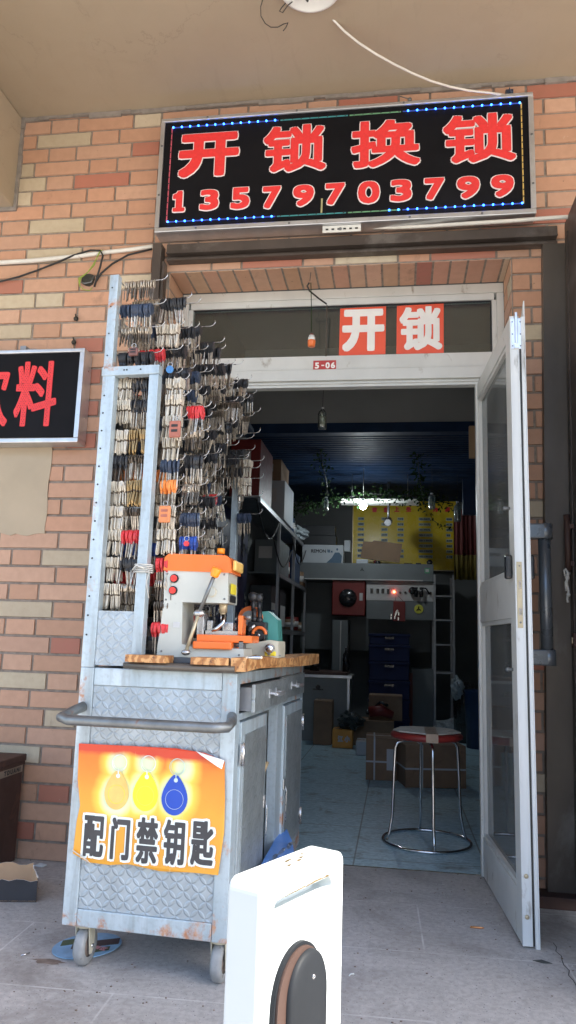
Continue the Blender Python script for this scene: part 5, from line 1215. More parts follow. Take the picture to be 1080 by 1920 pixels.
# leaflet under the cart (round paper fan)
lf = thing('paper_fan', 'round blue printed paper fan lying under the cart by the left castor', 'leaflet', (-0.979, -0.873, 0))
fa, fb, fc_, fd = Vector((-1.087, -0.882, 0.004)), Vector((-0.89, -0.789, 0.004)), Vector((-1.015, -0.745, 0.004)), Vector((-0.967, -0.942, 0.004))
cen_ = (fa+fb)/2; ax_ = (fb-fa)/2; ay_ = (fc_-fd)/2
def ell(n, s=1, z=.004): return [Vector((cen_.x,cen_.y,z))+Vector((ax_.x,ax_.y,0))*s*math.cos(2*math.pi*i/n)+Vector((ay_.x,ay_.y,0))*s*math.sin(2*math.pi*i/n) for i in range(n)]
MB().prism(ell(40), (0,0,.002)).build('sheet', 'leaflet_sky', lf)
def fanq(u0, u1, v0, v1, z, m, name):
    f = lambda u, v: (cen_.x+ax_.x*u+ay_.x*v, cen_.y+ax_.y*u+ay_.y*v, z)
    MB().prism([f(u0,v0), f(u1,v0+.1), f(u1,v1+.1), f(u0,v1)], (0,0,.0004)).build(name, m, lf)
fanq(-.45,.92,-.22,.26,.0062,'leaflet_dark','printed_band'); fanq(-.8,-.25,.1,.55,.0062,'leaflet_green','printed_hill'); fanq(.2,.7,-.65,-.35,.0062,'leaflet_green','printed_hill')
g = MB()
for i, ch in enumerate('门城新区'): put(g, ch, i*.024, 0, i*.024+.021, .024, 0, .0010)
MM = Matrix.Translation((cen_.x-.02, cen_.y-.012, .0070)) @ Matrix.Rotation(R(-14),4,'Z') @ Matrix.Rotation(R(-90),4,'X')
g.build('lettering', 'leaflet_text', lf, M4=MM)
# litter
b = MB(); p = Vector((0.268, -0.38, 0.004)); q = Vector((0.317, -0.379, 0.004)); b.tube([p, p.lerp(q,.8), q], [.0035,.0035,.0012], 0, 8)
tag(b.build('copper_pin', 'copper'), 'small shiny copper pin lying on the pavement before the doorway', 'pin')
b = MB(); p = (0.472, -0.632, 0); b.prism([(p[0]-.03,p[1]+.004,.002),(p[0],p[1]+.014,.003),(p[0]+.03,p[1]-.006,.002),(p[0],p[1]-.010,.002)], (0,0,.0012))
tag(b.build('dry_leaf', 'dry_leaf'), 'flat dark dry leaf on pavement near the tip of the open door', 'leaf')
b = MB(); p = (-1.53, -0.072, 0); b.prism([(p[0]-.025,p[1]-.008,.001),(p[0]-.005,p[1]+.012,.006),(p[0]+.03,p[1]+.004,.004),(p[0]+.02,p[1]-.012,.001)], (0,0,.004))
tag(b.build('paper_scrap', 'paper'), 'crumpled white paper scrap at the foot of the brick wall', 'paper')
b = MB(); p = (-1.146, -0.943, 0); b.tube([(p[0]-.012,p[1]-.008,.004),(p[0],p[1],.006),(p[0]+.004,p[1]+.016,.004)], .0025, 0, 6)
tag(b.build('foil_scrap', 'chrome'), 'tiny foil scrap on the pavement left of the cart', 'foil')
b = MB(); p = (-0.137, -0.857, 0); b.tube([(p[0],p[1]-.012,.003),(p[0]+.003,p[1],.003),(p[0]+.014,p[1]+.003,.003)], .0018, 0, 6)
tag(b.build('plastic_scrap', 'paper'), 'tiny white plastic scrap on pavement just right of the white stand', 'scrap')
b = MB(); p = (-1.058, -0.964, 0); pts = [(p[0]+.06*math.cos(a_)*random.uniform(.5,1.1), p[1]+.022*math.sin(a_)*random.uniform(.6,1.2), .0009) for a_ in [i*.42 for i in range(15)]]
b.add(pts, [tuple(range(15))]); tag(b.build('rust_stain', 'rust_mark'), kind='structure')
b = MB(); p0 = (0.54, -0.454, 0); p1 = (0.54, -0.825, 0)
pts = []; n = 10
for i in range(n+1): t_ = i/n; pts.append((p0[0]+(p1[0]-p0[0])*t_+.006*math.sin(i*2.4), p0[1]+(p1[1]-p0[1])*t_))
b.add([(x-.0016,y,.0006) for x,y in pts]+[(x+.0016,y+.001,.0006) for x,y in pts], [(i+n+1,i,i+1,i+n+2) for i in range(n)])
tag(b.build('pavement_crack', 'dot_black'), kind='structure')

q = MB(); random.seed(17)
for i in range(520):
    x, y = random.uniform(-1.9,1.0), random.uniform(-1.5,.2)
    if random.random() < .45: y = random.choice([-.02,-1.13,-.66,.24])+random.gauss(0,.02)
    l = random.uniform(.0015,.0045); q.ball((x,y,l*.3), l, random.choice([0,0,1]), 6, (1,.8,.5))
tag(q.build('pavement_grit', ['rust_mark','granite']), 'small grit and crumbs scattered along the pavement joints and wall foot', 'grit', kind='stuff')
# ================================================================== SHOP INTERIOR
XL, XR, YB_, ZM = -1.38, 1.28, 6.4, 2.83
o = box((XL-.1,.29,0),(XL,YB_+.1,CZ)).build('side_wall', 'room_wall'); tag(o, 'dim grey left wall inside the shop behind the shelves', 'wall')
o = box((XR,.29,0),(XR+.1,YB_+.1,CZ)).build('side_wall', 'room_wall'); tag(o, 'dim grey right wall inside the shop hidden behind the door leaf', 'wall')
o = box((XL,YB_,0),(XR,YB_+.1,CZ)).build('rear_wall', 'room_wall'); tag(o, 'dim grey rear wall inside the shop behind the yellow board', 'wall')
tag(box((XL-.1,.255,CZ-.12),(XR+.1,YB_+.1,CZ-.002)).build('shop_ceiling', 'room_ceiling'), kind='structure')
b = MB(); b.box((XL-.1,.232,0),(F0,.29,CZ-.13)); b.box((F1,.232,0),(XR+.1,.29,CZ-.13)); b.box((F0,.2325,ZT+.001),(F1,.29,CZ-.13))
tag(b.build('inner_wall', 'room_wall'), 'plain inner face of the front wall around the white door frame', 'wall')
mz = thing('mezzanine', 'dark blue corrugated steel mezzanine with pale bulkhead over the rear of shop', 'mezzanine', (0,4.5,ZM))
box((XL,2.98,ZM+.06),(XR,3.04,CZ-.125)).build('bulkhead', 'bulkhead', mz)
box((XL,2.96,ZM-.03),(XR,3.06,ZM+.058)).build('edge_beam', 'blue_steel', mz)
b = MB(); n = 44; vs = []
prof = []
for i in range(n):
    y = 3.07+i*.075; prof += [(y,ZM+.02),(y+.030,ZM+.02),(y+.038,ZM-.012),(y+.067,ZM-.012)]
prof = [p for p in prof if p[0] < YB_]
for (y, z) in prof: vs += [(XL,y,z),(XR,y,z)]
b.add(vs, [(2*i,2*i+1,2*i+3,2*i+2) for i in range(len(prof)-1)]); b.build('corrugated_deck', 'blue_steel', mz)
b = MB(); a, c = (-1.138, 1.6, 2.619), (-1.284, 2.9, 2.821); b.tube([(a[0],1.0,a[2]+.02),(c[0],2.95,c[2])], .025, 0, 8)
tag(b.build('steel_brace', 'blue_steel'), 'dark blue steel brace running up to the mezzanine at the left', 'brace')

# yellow price board
YW = 6.3
a, c = (-0.568, 6.3, 1.932), (0.727, 6.3, 2.82)
pb = thing('price_board', 'yellow price board with red heading and rows of small writing on rear wall', 'board', ((a[0]+c[0])/2,YW,a[2]))
box((a[0],YW,a[2]),(c[0]+.02,YW+.03,c[2]+.06)).build('panel', 'board_yellow', pb)
b = MB(); b.box((a[0]-.012,YW-.006,a[2]-.012),(c[0]+.03,YW+.034,a[2]-.0005)); b.box((a[0]-.012,YW-.006,a[2]),(a[0]-.0005,YW+.034,c[2]+.06)); b.build('trim', 'bare_brass', pb)
def ycol(px, dx): pass
for ch, p in (('请', (-0.295, 6.3, 2.704)), ('您', (-0.144, 6.3, 2.704)), ('上', (-0.006, 6.3, 2.712)), ('坐', (0.144, 6.3, 2.713)), ('为', (0.484, 6.3, 2.714)), ('您', (0.639, 6.3, 2.715))):
    g = MB(); put(g, ch, p[0]-.034, p[2]-.034, p[0]+.034, p[2]+.034, YW-.0012, .005); g.build('heading_character', 'sign_red', pb)
words = ['民用锁','保险柜','汽车锁','电子锁','密码锁','开门锁','配钥匙','修锁']
cols_ = [((-0.502, 6.3, 2.589)[0], 3), ((-0.198, 6.3, 2.591)[0], 2), ((0.008, 6.3, 2.593)[0], 4), ((0.281, 6.3, 2.595)[0], 5), ((0.625, 6.3, 2.597)[0], 3)]
zr = [(-0.033, 6.3, 2.585)[2], (-0.032, 6.3, 2.515)[2], (-0.032, 6.3, 2.446)[2], (-0.032, 6.3, 2.376)[2], (-0.031, 6.3, 2.306)[2], (-0.031, 6.3, 2.237)[2], (-0.03, 6.3, 2.168)[2], (-0.03, 6.3, 2.099)[2]]
for ci, (x, n) in enumerate(cols_):
    g = MB(); gs = MB()
    for ri_, z in enumerate(zr):
        tx = words[(ri_+ci) % 8] if ci in (0,2,4) else ('%d元' % (10+ri_*5) if ci == 1 else '%d-%d元' % (20+ri_*10, 50+ri_*20))
        wl = .026*len(tx)*.9; gs.box((x-.006,YW-.0008,z-.020),(x+wl+.006,YW-.0001,z+.020))
        put(g, tx, x, z-.014, x+wl, z+.014, YW-.0016, .0016)
    tcol = gs.build('price_column', 'board_strip', pb); g.build('price_text', 'board_text', tcol)

# workbench machine across the rear
YS = 5.35
bs0, bs1 = (-1.186, 5.35, 1.704), (0.416, 5.35, 1.905)
bz0, bz1 = bs0[2], bs1[2]; bx0_, bx1_ = bs0[0], bs1[0]
fm = thing('finishing_machine', 'wide grey shoe finishing machine with switch panel along the rear', 'machine', ((bx0_+bx1_)/2,YS,0))
box((bx0_,YS,bz0),(bx1_,YS+.6,bz1), ch=.008).build('hood', 'machine_grey', fm)
box((bx0_+.11,YS-.012,bz0+.004),(bx1_-.12,YS-.001,bz0+.016)).build('hood_lip', 'panel_pale', fm)
l_ = (-0.349, 5.4, 1.482); r_ = (0.418, 5.4, 1.713); l2 = (-0.346, 5.4, 1.268)
box((l_[0],5.40,l_[2]),(r_[0],5.44,r_[2])).build('switch_panel', 'panel_pale', fm)
box((l2[0],5.405,l2[2]),(r_[0],5.44,l_[2]-.001)).build('lower_panel', 'machine_grey', fm)
for p in ((-0.289, 5.4, 1.589), (-0.221, 5.4, 1.59), (-0.16, 5.4, 1.591), (-0.098, 5.4, 1.586)): box((p[0]-.016,5.388,p[2]-.028),(p[0]+.016,5.399,p[2]+.028), ch=.003).build('rocker_switch', 'plastic_dark', fm)
p = (-0.031, 5.4, 1.582); MB().ball((p[0],5.395,p[2]), .014, 0, 10).build('pilot_lamp', 'led_red', fm)
for p in ((0.036, 5.4, 1.577), (0.097, 5.4, 1.578), (0.382, 5.4, 1.578)): MB().cyl((p[0],5.385,p[2]),(p[0],5.399,p[2]), .014, 0, 14).build('rotary_knob', 'plastic_dark', fm)
q = MB(); p = (0.217, 5.36, 1.596); q.cyl((p[0],5.34,p[2]-.07),(p[0],5.34,p[2]+.04), .022); q.cyl((p[0]+.06,5.34,p[2]-.07),(p[0]+.06,5.34,p[2]+.04), .022); q.ball((p[0]-.04,5.34,p[2]), .045, 0, 14); q.tube([(p[0]+.06,5.34,p[2]+.03),(p[0]+.11,5.33,p[2]+.03),(p[0]+.15,5.33,p[2]-.03)], .01); q.build('air_regulator', 'plastic_dark', fm)
p = (0.249, 5.4, 1.392); q = MB(); q.cyl((p[0],5.395,p[2]),(p[0],5.404,p[2]), .052, 0, 28); q.build('round_logo', 'logo_yellow', fm); q = MB(); 
for a_ in (90,210,330): q.tube([(p[0],5.393,p[2]),(p[0]+.03*math.cos(R(a_)),5.393,p[2]+.03*math.sin(R(a_)))], .006, 0, 6)
q.build('logo_mark', 'plastic_dark', fm)
p = (-0.401, 5.35, 1.83); q = MB()
for a_ in (90,210,330): q.tube([(p[0],YS-.002,p[2]),(p[0]+.022*math.cos(R(a_)),YS-.002,p[2]+.022*math.sin(R(a_)))], .005, 0, 6)
q.build('logo_mark', 'plastic_dark', fm)
a, c = (-0.747, 5.38, 1.3), (-0.363, 5.38, 1.709)
rb = box((a[0],5.38,a[2]),(c[0],5.7,c[2]), ch=.01).build('red_cover', 'machine_red', fm)
p = (-0.564, 5.37, 1.501); q = MB(); q.lathe([(0,-.04),(.04,-.038),(.09,-.02),(.105,0),(.105,.012),(0,.012)], (p[0],5.368,p[2]), 'y', 0, 32); q.build('round_window', 'plastic_dark', rb)
a, c = (-0.428, 5.37, 1.473), (-0.392, 5.37, 1.56); box((a[0],5.372,a[2]),(c[0],5.379,c[2])).build('rating_plate', 'panel_pale', rb)
box((bx0_+.02,YS+.5,.9),(bx1_-.02,YS+.55,bz0-.001)).build('back_panel', 'machine_grey', fm)
a, c = (-0.736, 5.4, 0.68), (-0.561, 5.4, 1.244); cf = box((a[0],5.42,.02),(c[0],5.8,c[2])).build('silver_cabinet', 'machine_grey', fm)
a2_ = (-0.648, 5.4, 1.26); box((a2_[0],5.40,.6),(a2_[0]+.012,5.419,c[2]-.01)).build('edge_strip', 'panel_pale', cf)
a, c = (0.167, 5.4, 0.04), (0.409, 5.4, 0.721); q = MB(); q.box((a[0],5.42,.02),(c[0],5.9,c[2])); q.build('grey_cabinet', 'machine_grey', fm)
a, c = (0.114, 5.4, 0.049), (0.202, 5.4, 0.672); box((a[0]-.05,5.41,.05),(c[0]-.02,5.419,c[2])).build('red_side', 'machine_red', fm)
# upright with shelf rack at right
a = (0.417, 5.3, 1.047); rk = thing('wire_rack', 'dark metal rack with four shelves right of the finishing machine', 'rack', (a[0]+.15,5.4,0))
xr0, xr1 = (0.423, 5.3, 1.047)[0], (0.634, 5.3, 1.053)[0]
q = MB()
for x in (xr0, xr1):
    for y in (5.3, 5.7): q.box((x-.012,y-.012,.0045),(x+.012,y+.012,1.78))
q.build('post', 'alu_dark', rk)
for z in ((0.514, 5.3, 1.538)[2], (0.512, 5.3, 1.269)[2], (0.511, 5.3, 0.997)[2], (0.51, 5.3, 0.687)[2]): box((xr0+.013,5.29,z-.008),(xr1-.013,5.71,z+.008)).build('shelf', 'alu_dark', rk)
# red bag hanging with key bunch on panel
a, c = (-0.04, 5.2, 1.24), (0.095, 5.2, 1.463)
hb2 = thing('hanging_bag', 'small red hanging box with shiny keys in front of the switch panel', 'bag', ((a[0]+c[0])/2,5.2,a[2]))
box((a[0],5.18,a[2]),(c[0],5.24,c[2]), ch=.006).build('body', 'machine_red', hb2)
q = MB(); q.tube([(a[0]+.02,5.2,c[2]),(a[0]+.035,5.22,c[2]+.085),(c[0]-.02,5.2,c[2])], .003, 0, 6); q.build('strap', 'machine_red', hb2)
q = MB(); random.seed(5)
for i in range(9): x, z = a[0]+random.uniform(-.03,.06), a[2]+random.uniform(.0,.10); q.box((x,5.165,z),(x+.014,5.17,z+.035), ch=.001)
q.build('key', 'chrome', hb2)

# light fixture, bulb, camera, bottles, vines
YL = 4.6
a, c = (-0.612, 4.6, 2.484), (0.231, 4.6, 2.54)
fx = thing('strip_light', 'long white unlit strip fitting under the mezzanine hung with vines', 'light fitting', ((a[0]+c[0])/2,YL,a[2]))
b = MB(); b.box((a[0],YL,a[2]),(c[0],YL+.18,a[2]+.02), ch=.003); b.box((a[0]+.01,YL+.02,a[2]+.0205),(c[0]-.01,YL+.16,a[2]+.045)); b.build('housing', 'lamp_white', fx)
b = MB(); 
for x in (a[0]+.12,c[0]-.12): b.tube([(x,YL+.09,a[2]+.045),(x,YL+.09,ZM-.005)], .003, 0, 6)
b.build('chain', 'dark_iron', fx)
p = (-0.355, 4.4, 2.408)
bu = thing('light_bulb', 'glowing round white bulb hanging in front of the yellow board', 'bulb', p)
MB().ball(p, .036, 0, 20).build('globe', 'bulb_glow', bu)
b = MB(); b.cyl((p[0],4.4,p[2]+.032),(p[0],4.4,p[2]+.075), .016, 0, 16); b.tube([(p[0],4.4,p[2]+.07),(p[0],4.4,ZM-.01)], .003, 0, 6); b.build('holder', 'lamp_white', bu)
p = (-0.104, 4.9, 2.343)
cm = thing('security_camera', 'dark security camera pointing down in front of the yellow board', 'camera', p)
q = MB(); q.tube([(p[0]+.005,5.15,p[2]+.03),(p[0],4.86,p[2]-.035)], [.048,.045], 0, 20); q.build('barrel', 'plastic_dark', cm)
q = MB(); q.cyl((p[0],4.859,p[2]-.036),(p[0],4.852,p[2]-.0375), .036, 0, 20); q.build('lens', 'alu_dark', cm)
q = MB(); q.tube([(p[0]+.004,5.05,p[2]+.03),(p[0]+.004,5.05,p[2]+.12),(p[0]+.004,5.1,ZM-.015)], .014, 0, 10); q.build('bracket', 'alu_dark', cm)
def bottle(px, h, r, la, tint='bottle_glass', tilt=0):
    t_ = thing('hanging_bottle', la, 'bottle', px, group='clear plastic bottles hung on strings')
    x, y, z = px
    MB().lathe([(0,z),(r*.9,z),(r,z+.01),(r,z+h*.70),(r*.85,z+h*.78),(r*.35,z+h*.88),(r*.33,z+h*.95),(r*.30,z+h*.95),(r*.30,z+h*.88),(r*.8,z+h*.77),(r*.95,z+h*.69),(r*.95,z+.012),(0,z+.012)], (x,y,0), seg=24).build('glass', tint, t_)
    MB().cyl((x,y,z+h*.93),(x,y,z+h), r*.38, 0, 14).build('cap', 'alu', t_)
    MB().tube([(x,y,z+h),(x+.002,y,z+h+.10),(x,y,z+h+.28)], .0015, 0, 5).build('string', 'wire_thin', t_)
    return t_
t_ = bottle((-0.421, 0.7, 2.179), .125, .026, 'clear bottle with yellowish contents hanging just inside the doorway')
p = (-0.421, 0.7, 2.179); MB().lathe([(0,p[2]+.014),(.022,p[2]+.014),(.022,p[2]+.07),(0,p[2]+.072)], (p[0],p[1],0), seg=16).build('contents', 'wax', t_)
bottle((-0.737, 4.3, 2.337), .15, .026, 'slim bright bottle hanging left of the glowing bulb', 'bottle_glass')
bottle((0.351, 4.3, 2.36), .17, .034, 'clear bottle hanging over the right part of the yellow board')
bottle((0.583, 4, 2.186), .20, .036, 'large clear bottle hanging beside the dark red curtain')
def vine(pts, n, la, name='hanging_vine', spread=.06, sz=.045, group=None):
    b = MB(); P = [Vector(p) for p in pts]
    b.tube(P, .004, 1, 5)
    for i in range(n):
        t_ = random.random()*(len(P)-1); k = int(t_); c = P[k].lerp(P[min(k+1,len(P)-1)], t_-k)
        c += Vector([random.gauss(0,spread) for _ in range(3)]); u = Vector([random.gauss(0,1) for _ in range(3)]).normalized()*sz*random.uniform(.6,1.1)
        v = u.orthogonal().normalized()*sz*random.uniform(.4,.7); w_ = u.cross(v).normalized()*sz*.12
        b.add([c-u*.5, c-u*.1+v*.5+w_, c+u*.2+v*.42+w_, c+u*.6, c+u*.2-v*.42+w_, c-u*.1-v*.5+w_, c+w_*-.2], [(0,1,6),(1,2,6),(2,3,6),(3,4,6),(4,5,6),(5,0,6)], 0)
    e = thing(name, la, 'vine', P[0], group=group); 
    f = b
    f.build('foliage', ['leaf_green','cable_black'], e); return e
vine([(-1.136, 4.5, 2.329), (-0.994, 4.5, 2.418), (-0.821, 4.5, 2.448), (-0.593, 4.5, 2.506), (-0.31, 4.5, 2.565)], 260, 'leafy artificial vine along the left end of the strip fitting', spread=.05, group='artificial vines under the mezzanine')
vine([(-0.31, 4.5, 2.565), (-0.084, 4.5, 2.548), (0.139, 4.5, 2.537), (0.306, 4.5, 2.509), (0.58, 4.5, 2.453)], 260, 'leafy artificial vine along the right end of the strip fitting', spread=.05, group='artificial vines under the mezzanine')
vine([(0.187, 3.8, 2.849), (0.206, 3.9, 2.687), (0.234, 4, 2.52), (0.267, 4.2, 2.396)], 130, 'leafy artificial vine hanging down right of centre below the mezzanine', spread=.04, group='artificial vines under the mezzanine')
vine([(-0.739, 3.6, 2.804), (-0.731, 3.8, 2.72), (-0.709, 4, 2.575), (-0.709, 4.2, 2.477)], 90, 'thin artificial vine hanging above the slim bright bottle', spread=.04, group='artificial vines under the mezzanine')
vine([(0.403, 6, 2.614), (0.442, 6, 2.526), (0.527, 6, 2.459), (0.637, 6, 2.427)], 14, 'sparse vine twig in front of the right half of yellow board', spread=.02, sz=.05, group='artificial vines under the mezzanine')

# things on the hood and the shelves at the rear
def card(name, la, cat, pa, pb, y, d, m, parts=(), group=None):
    e = thing(name, la, cat, ((pa[0]+pb[0])/2, y+d/2, pa[2]), group=group)
    box((pa[0],y,pa[2]),(pb[0],y+d,pb[2]), ch=.004).build('carton', m, e)
    return e
YH = 5.45
e = card('white_carton', 'white carton printed with a seated figure on top of the grey machine', 'carton', (-1.121, 5.45, 1.898), (-0.63, 5.45, 2.128), YH, .25, 'carton_white')
a, c = (-1.015, 5.44, 2.032), (-0.837, 5.44, 2.073); g = MB(); put(g, 'REMON', a[0], a[2], c[0], c[2], YH-.001, .002); g.build('lettering', 'print_black', e)
a, c = (-0.824, 5.44, 2.035), (-0.787, 5.44, 2.074); g = MB(); put(g, '瑞', a[0], a[2], c[0], c[2], YH-.001, .0015); c = (-0.779, 5.44, 2.035); put(g, '美', c[0], c[2], c[0]+.022, c[2]+.024, YH-.001, .0015); g.build('lettering', 'board_text', e)
q = MB(); p = (-0.703, 5.44, 2.011)
q.ball((p[0],YH-.002,(-0.704, 5.44, 2.075)[2]), .015, 0, 14, (.8,.15,1)); q.prism([(-0.746, 5.448, 1.91), (-0.651, 5.448, 1.911), (-0.646, 5.448, 2), (-0.679, 5.448, 2.038), (-0.729, 5.448, 2.037), (-0.766, 5.448, 1.973), (-0.835, 5.448, 1.908)], (0,-.002,0)); q.build('printed_figure', 'board_text', e)
card('black_carton', 'black carton stacked on the white printed carton, lower of the two', 'carton', (-1.13, 5.47, 2.131), (-0.722, 5.47, 2.245), 5.47, .22, 'carton_black', group='black cartons on the grey machine')
card('black_carton', 'black carton on top of the other black carton at the rear', 'carton', (-1.135, 5.48, 2.248), (-0.738, 5.48, 2.369), 5.48, .22, 'carton_black', group='black cartons on the grey machine')
card('small_carton', 'small pale carton standing right of the black cartons', 'carton', (-0.633, 5.6, 2.069), (-0.558, 5.6, 2.206), 5.6, .12, 'carton_white')
card('flat_packet', 'small white packet under the folded cardboard on the grey machine', 'packet', (-0.473, 5.42, 1.905), (-0.337, 5.42, 1.957), 5.42, .08, 'carton_white')
q = MB()
q.prism([(-0.428, 5.5, 1.984), (-0.399, 5.5, 2.182), (-0.248, 5.5, 2.177), (-0.277, 5.5, 1.96)], (0,.02,0)); q.prism([(-0.314, 5.47, 1.969), (-0.279, 5.47, 2.192), (0.059, 5.47, 2.151), (0.029, 5.47, 1.93)], (0,.025,0))
tag(q.build('folded_cardboard', 'cardboard'), 'folded brown cardboard leaning against the yellow price board', 'cardboard')
q = MB(); p = (-0.225, 5.42, 1.927); q.cyl((p[0]-.03,5.44,p[2]),(p[0]+.03,5.44,p[2]), .02, 1, 14); q.ball((p[0]-.03,5.44,p[2]+.008), .02, 0, 10)
tag(q.build('glue_gun', ['machine_red','plastic_dark']), 'small red and black tool below the folded cardboard', 'tool')
q = MB(); p = (0.378, 5.45, 1.983); q.ball((p[0],5.5,bz1+.036), .036, 0, 12, (1,1,.95)); q.box((p[0]-.30,5.46,bz1+.001),(p[0]-.20,5.54,bz1+.02), ch=.004); q.box((p[0]-.16,5.46,bz1+.001),(p[0]-.10,5.52,bz1+.025), ch=.004)
tag(q.build('dark_jar', 'plastic_dark'), 'row of small dark jars on the right end of the grey machine', 'jars')
p = (0.343, 5.34, 1.829); q = MB(); q.box((p[0]-.028,YS-.003,p[2]-.03),(p[0]+.028,YS-.0006,p[2]+.028)); q.box((p[0]-.018,YS-.0042,p[2]-.016),(p[0]+.018,YS-.0032,p[2]+.018), 1)
tag(q.build('payment_tag', ['green_tag','panel_pale']), 'small green and white tag stuck on the right of the grey hood', 'tag')
# blue crates
cz = [.0045,.20,.40,.60,.80,.98,1.10]
a, c = (-0.296, 4.95, 0.458), (0.141, 4.95, 0.475)
for i in range(6):
    e = thing('blue_crate', 'blue plastic crate, %s from the floor in the stack at centre rear' % ORD[i], 'crate', ((a[0]+c[0])/2,5.1,cz[i]), group='stacked blue crates')
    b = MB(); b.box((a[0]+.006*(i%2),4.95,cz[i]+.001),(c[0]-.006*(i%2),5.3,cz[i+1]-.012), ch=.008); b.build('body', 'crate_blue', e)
    b = MB(); b.box((a[0]-.006,4.94,cz[i+1]-.03),(c[0]+.006,5.31,cz[i+1]-.002), ch=.004); b.build('rim', 'crate_blue', e)
    b = MB(); b.box(((a[0]+c[0])/2-.05,4.934,cz[i+1]-.06),((a[0]+c[0])/2+.05,4.9395,cz[i+1]-.035), ch=.001); b.build('handle_slot', 'plastic_dark', e)
# desk with clipboard
dk0, dk1 = (-0.989, 4.4, 0.615), (-0.472, 4.4, 0.655); zt = dk1[2]
de = thing('side_desk', 'pale panelled desk with steel edge left of the blue crates', 'desk', (dk1[0]-.3,4.6,0))
xl = XL+.35
b = MB(); b.box((xl,4.42,.0045),(dk1[0],4.44,zt-.02)); b.box((dk1[0]-.02,4.441,.0045),(dk1[0],4.9,zt-.02)); b.build('side_panel', 'desk_pale', de)
box((xl-.02,4.38,zt-.019),(dk1[0]+.02,4.95,zt+.004), ch=.003).build('desk_top', 'desk_pale', de)
b = MB(); b.box((xl-.02,4.372,zt-.022),(dk1[0]+.025,4.379,zt+.006)); b.box((dk1[0]-.02,4.41,.30),(dk1[0]+.004,4.4195,zt-.023)); b.build('steel_edge', 'alu', de)
box((xl,4.40,zt+.005),(dk1[0]-.02,4.9,zt+.035), ch=.003).build('cloth_cover', 'rust_brown', de)
p = (-0.789, 4.4, 0.527); q = MB(); q.box((p[0]-.055,4.408,p[2]-.02),(p[0]+.055,4.419,p[2]-.008)); q.cyl((p[0],4.408,p[2]+.008),(p[0],4.419,p[2]+.008), .024, 0, 16)
tag(q.build('bulldog_clip', 'plastic_dark'), 'black bulldog clip on the front of the pale desk', 'clip')
for px, w_, h_, la in (((-0.848, 4.5, 0.691),.05,.14,'dark squat tin at the left of the desk top'),((-0.416, 4.6, 0.883),.035,.25,'slim dark bottle at the right of the desk top')):
    q = MB(); q.lathe([(0,zt+.036),(w_,zt+.036),(w_,zt+.036+h_*.7),(w_*.4,zt+.036+h_*.8),(w_*.4,zt+.036+h_),(0,zt+.036+h_)], (min(px[0],dk1[0]-.05),4.6,0)); tag(q.build('dark_bottle', 'plastic_dark'), la, 'bottle')

# floor boxes
def cbox(name, la, x0, x1, y0, y1, h, m='cardboard', z=.0045, rot=0, strap=True, label=None, group=None):
    e = thing(name, la, 'carton', ((x0+x1)/2,(y0+y1)/2,z), R(rot), group=group, local=True); w, d = (x1-x0)/2, (y1-y0)/2
    box((-w,-d,0),(w,d,h), ch=.005).build('carton', m, e)
    if strap:
        b = MB()
        for x in (-w*.45,): b.box((x-.006,-d-.0012,.0),(x+.006,d+.0012,h+.0012))
        b.box((-w-.0012,-d-.0016,h*.42),(w+.0012,d+.0016,h*.42+.012)); b.build('strap', 'carton_white', e)
    box((-w*.999,-.03,h+.0002),(w*.999,.03,h+.0008)).build('tape', 'tape_brown', e)
    if label: b = MB(); b.box((label[0]*w,-d-.0022,label[1]*h),(label[2]*w,-d-.0004,label[3]*h)); b.build('paper_label', 'carton_white', e)
    return e
cbox('brown_carton', 'strapped brown carton with white label left of the stool', -.225, .0, 2.42, 2.75, .30, rot=2, label=(.35,.25,.95,.75))
cbox('brown_carton', 'large strapped brown carton behind the legs of the stool', .025, .46, 2.24, 2.60, .29, rot=12)
cbox('tall_carton', 'tall narrow brown carton leaning on the desk front', -.80, -.62, 4.15, 4.36, .42, strap=False)
e = cbox('orange_carton', 'orange carton with two white characters in front of the desk', -.60, -.41, 4.0, 4.2, .17, 'carton_orange', strap=False)
g = MB(); put(g, '江', -.045, .055, .01, .115, -.1012, .004); put(g, '小', .02, .055, .075, .115, -.1012, .004); g.build('lettering', 'carton_white', e)
cbox('small_white_carton', 'low white carton between the orange carton and brown cartons', -.355, -.22, 3.6, 3.85, .12, 'carton_white', strap=False)
cbox('wide_carton', 'wide flat brown carton under the red power tool', -.42, -.02, 4.25, 4.6, .24, strap=False)
e = cbox('open_carton', 'brown carton holding a red power tool before the crates', -.27, .06, 4.3, 4.6, .24, strap=False, z=.246)
q = MB(); q.tube([(-.26,4.2,.33),(-.15,4.2,.35),(-.03,4.2,.31)], [.05,.055,.035], 0, 16); q.tube([(-.2,4.2,.38),(-.15,4.18,.43),(-.08,4.18,.40)], .014, 1, 8); q.cyl((-.26,4.2,.33),(-.29,4.2,.33), .03, 1, 14)
tag(q.build('power_tool', ['machine_red','plastic_dark']), 'dark red power tool lying before the brown carton', 'tool')
def lump(name, la, cat, c, r, m, seed, sc=(1,1,.7)):
    random.seed(seed); b = MB(); b.ball((0,0,0), 1, 0, 22)
    vs = []
    for v in b.v:
        p = Vector(v); k = 1+.16*math.sin(p.x*5+seed)*math.cos(p.y*6)+.12*math.sin(p.z*9+p.x*7)+random.uniform(-.05,.05)
        vs.append((c[0]+p.x*r*sc[0]*k, c[1]+p.y*r*sc[1]*k, max(.0045, c[2]+p.z*r*sc[2]*k)))
    b.v = vs; b.sm = [False]*len(b.sm); return tag(b.build(name, m), la, cat)
lump('dark_bag', 'dark crumpled plastic bag on the orange and brown cartons', 'bag', (-.44,4.1,.25), .12, 'bag_dark', 3)
lump('white_sack', 'pale sack lying at the foot of the dark rack', 'sack', (.62,5.1,.10), .2, 'bag_clear', 5, (1.1,.7,.55))
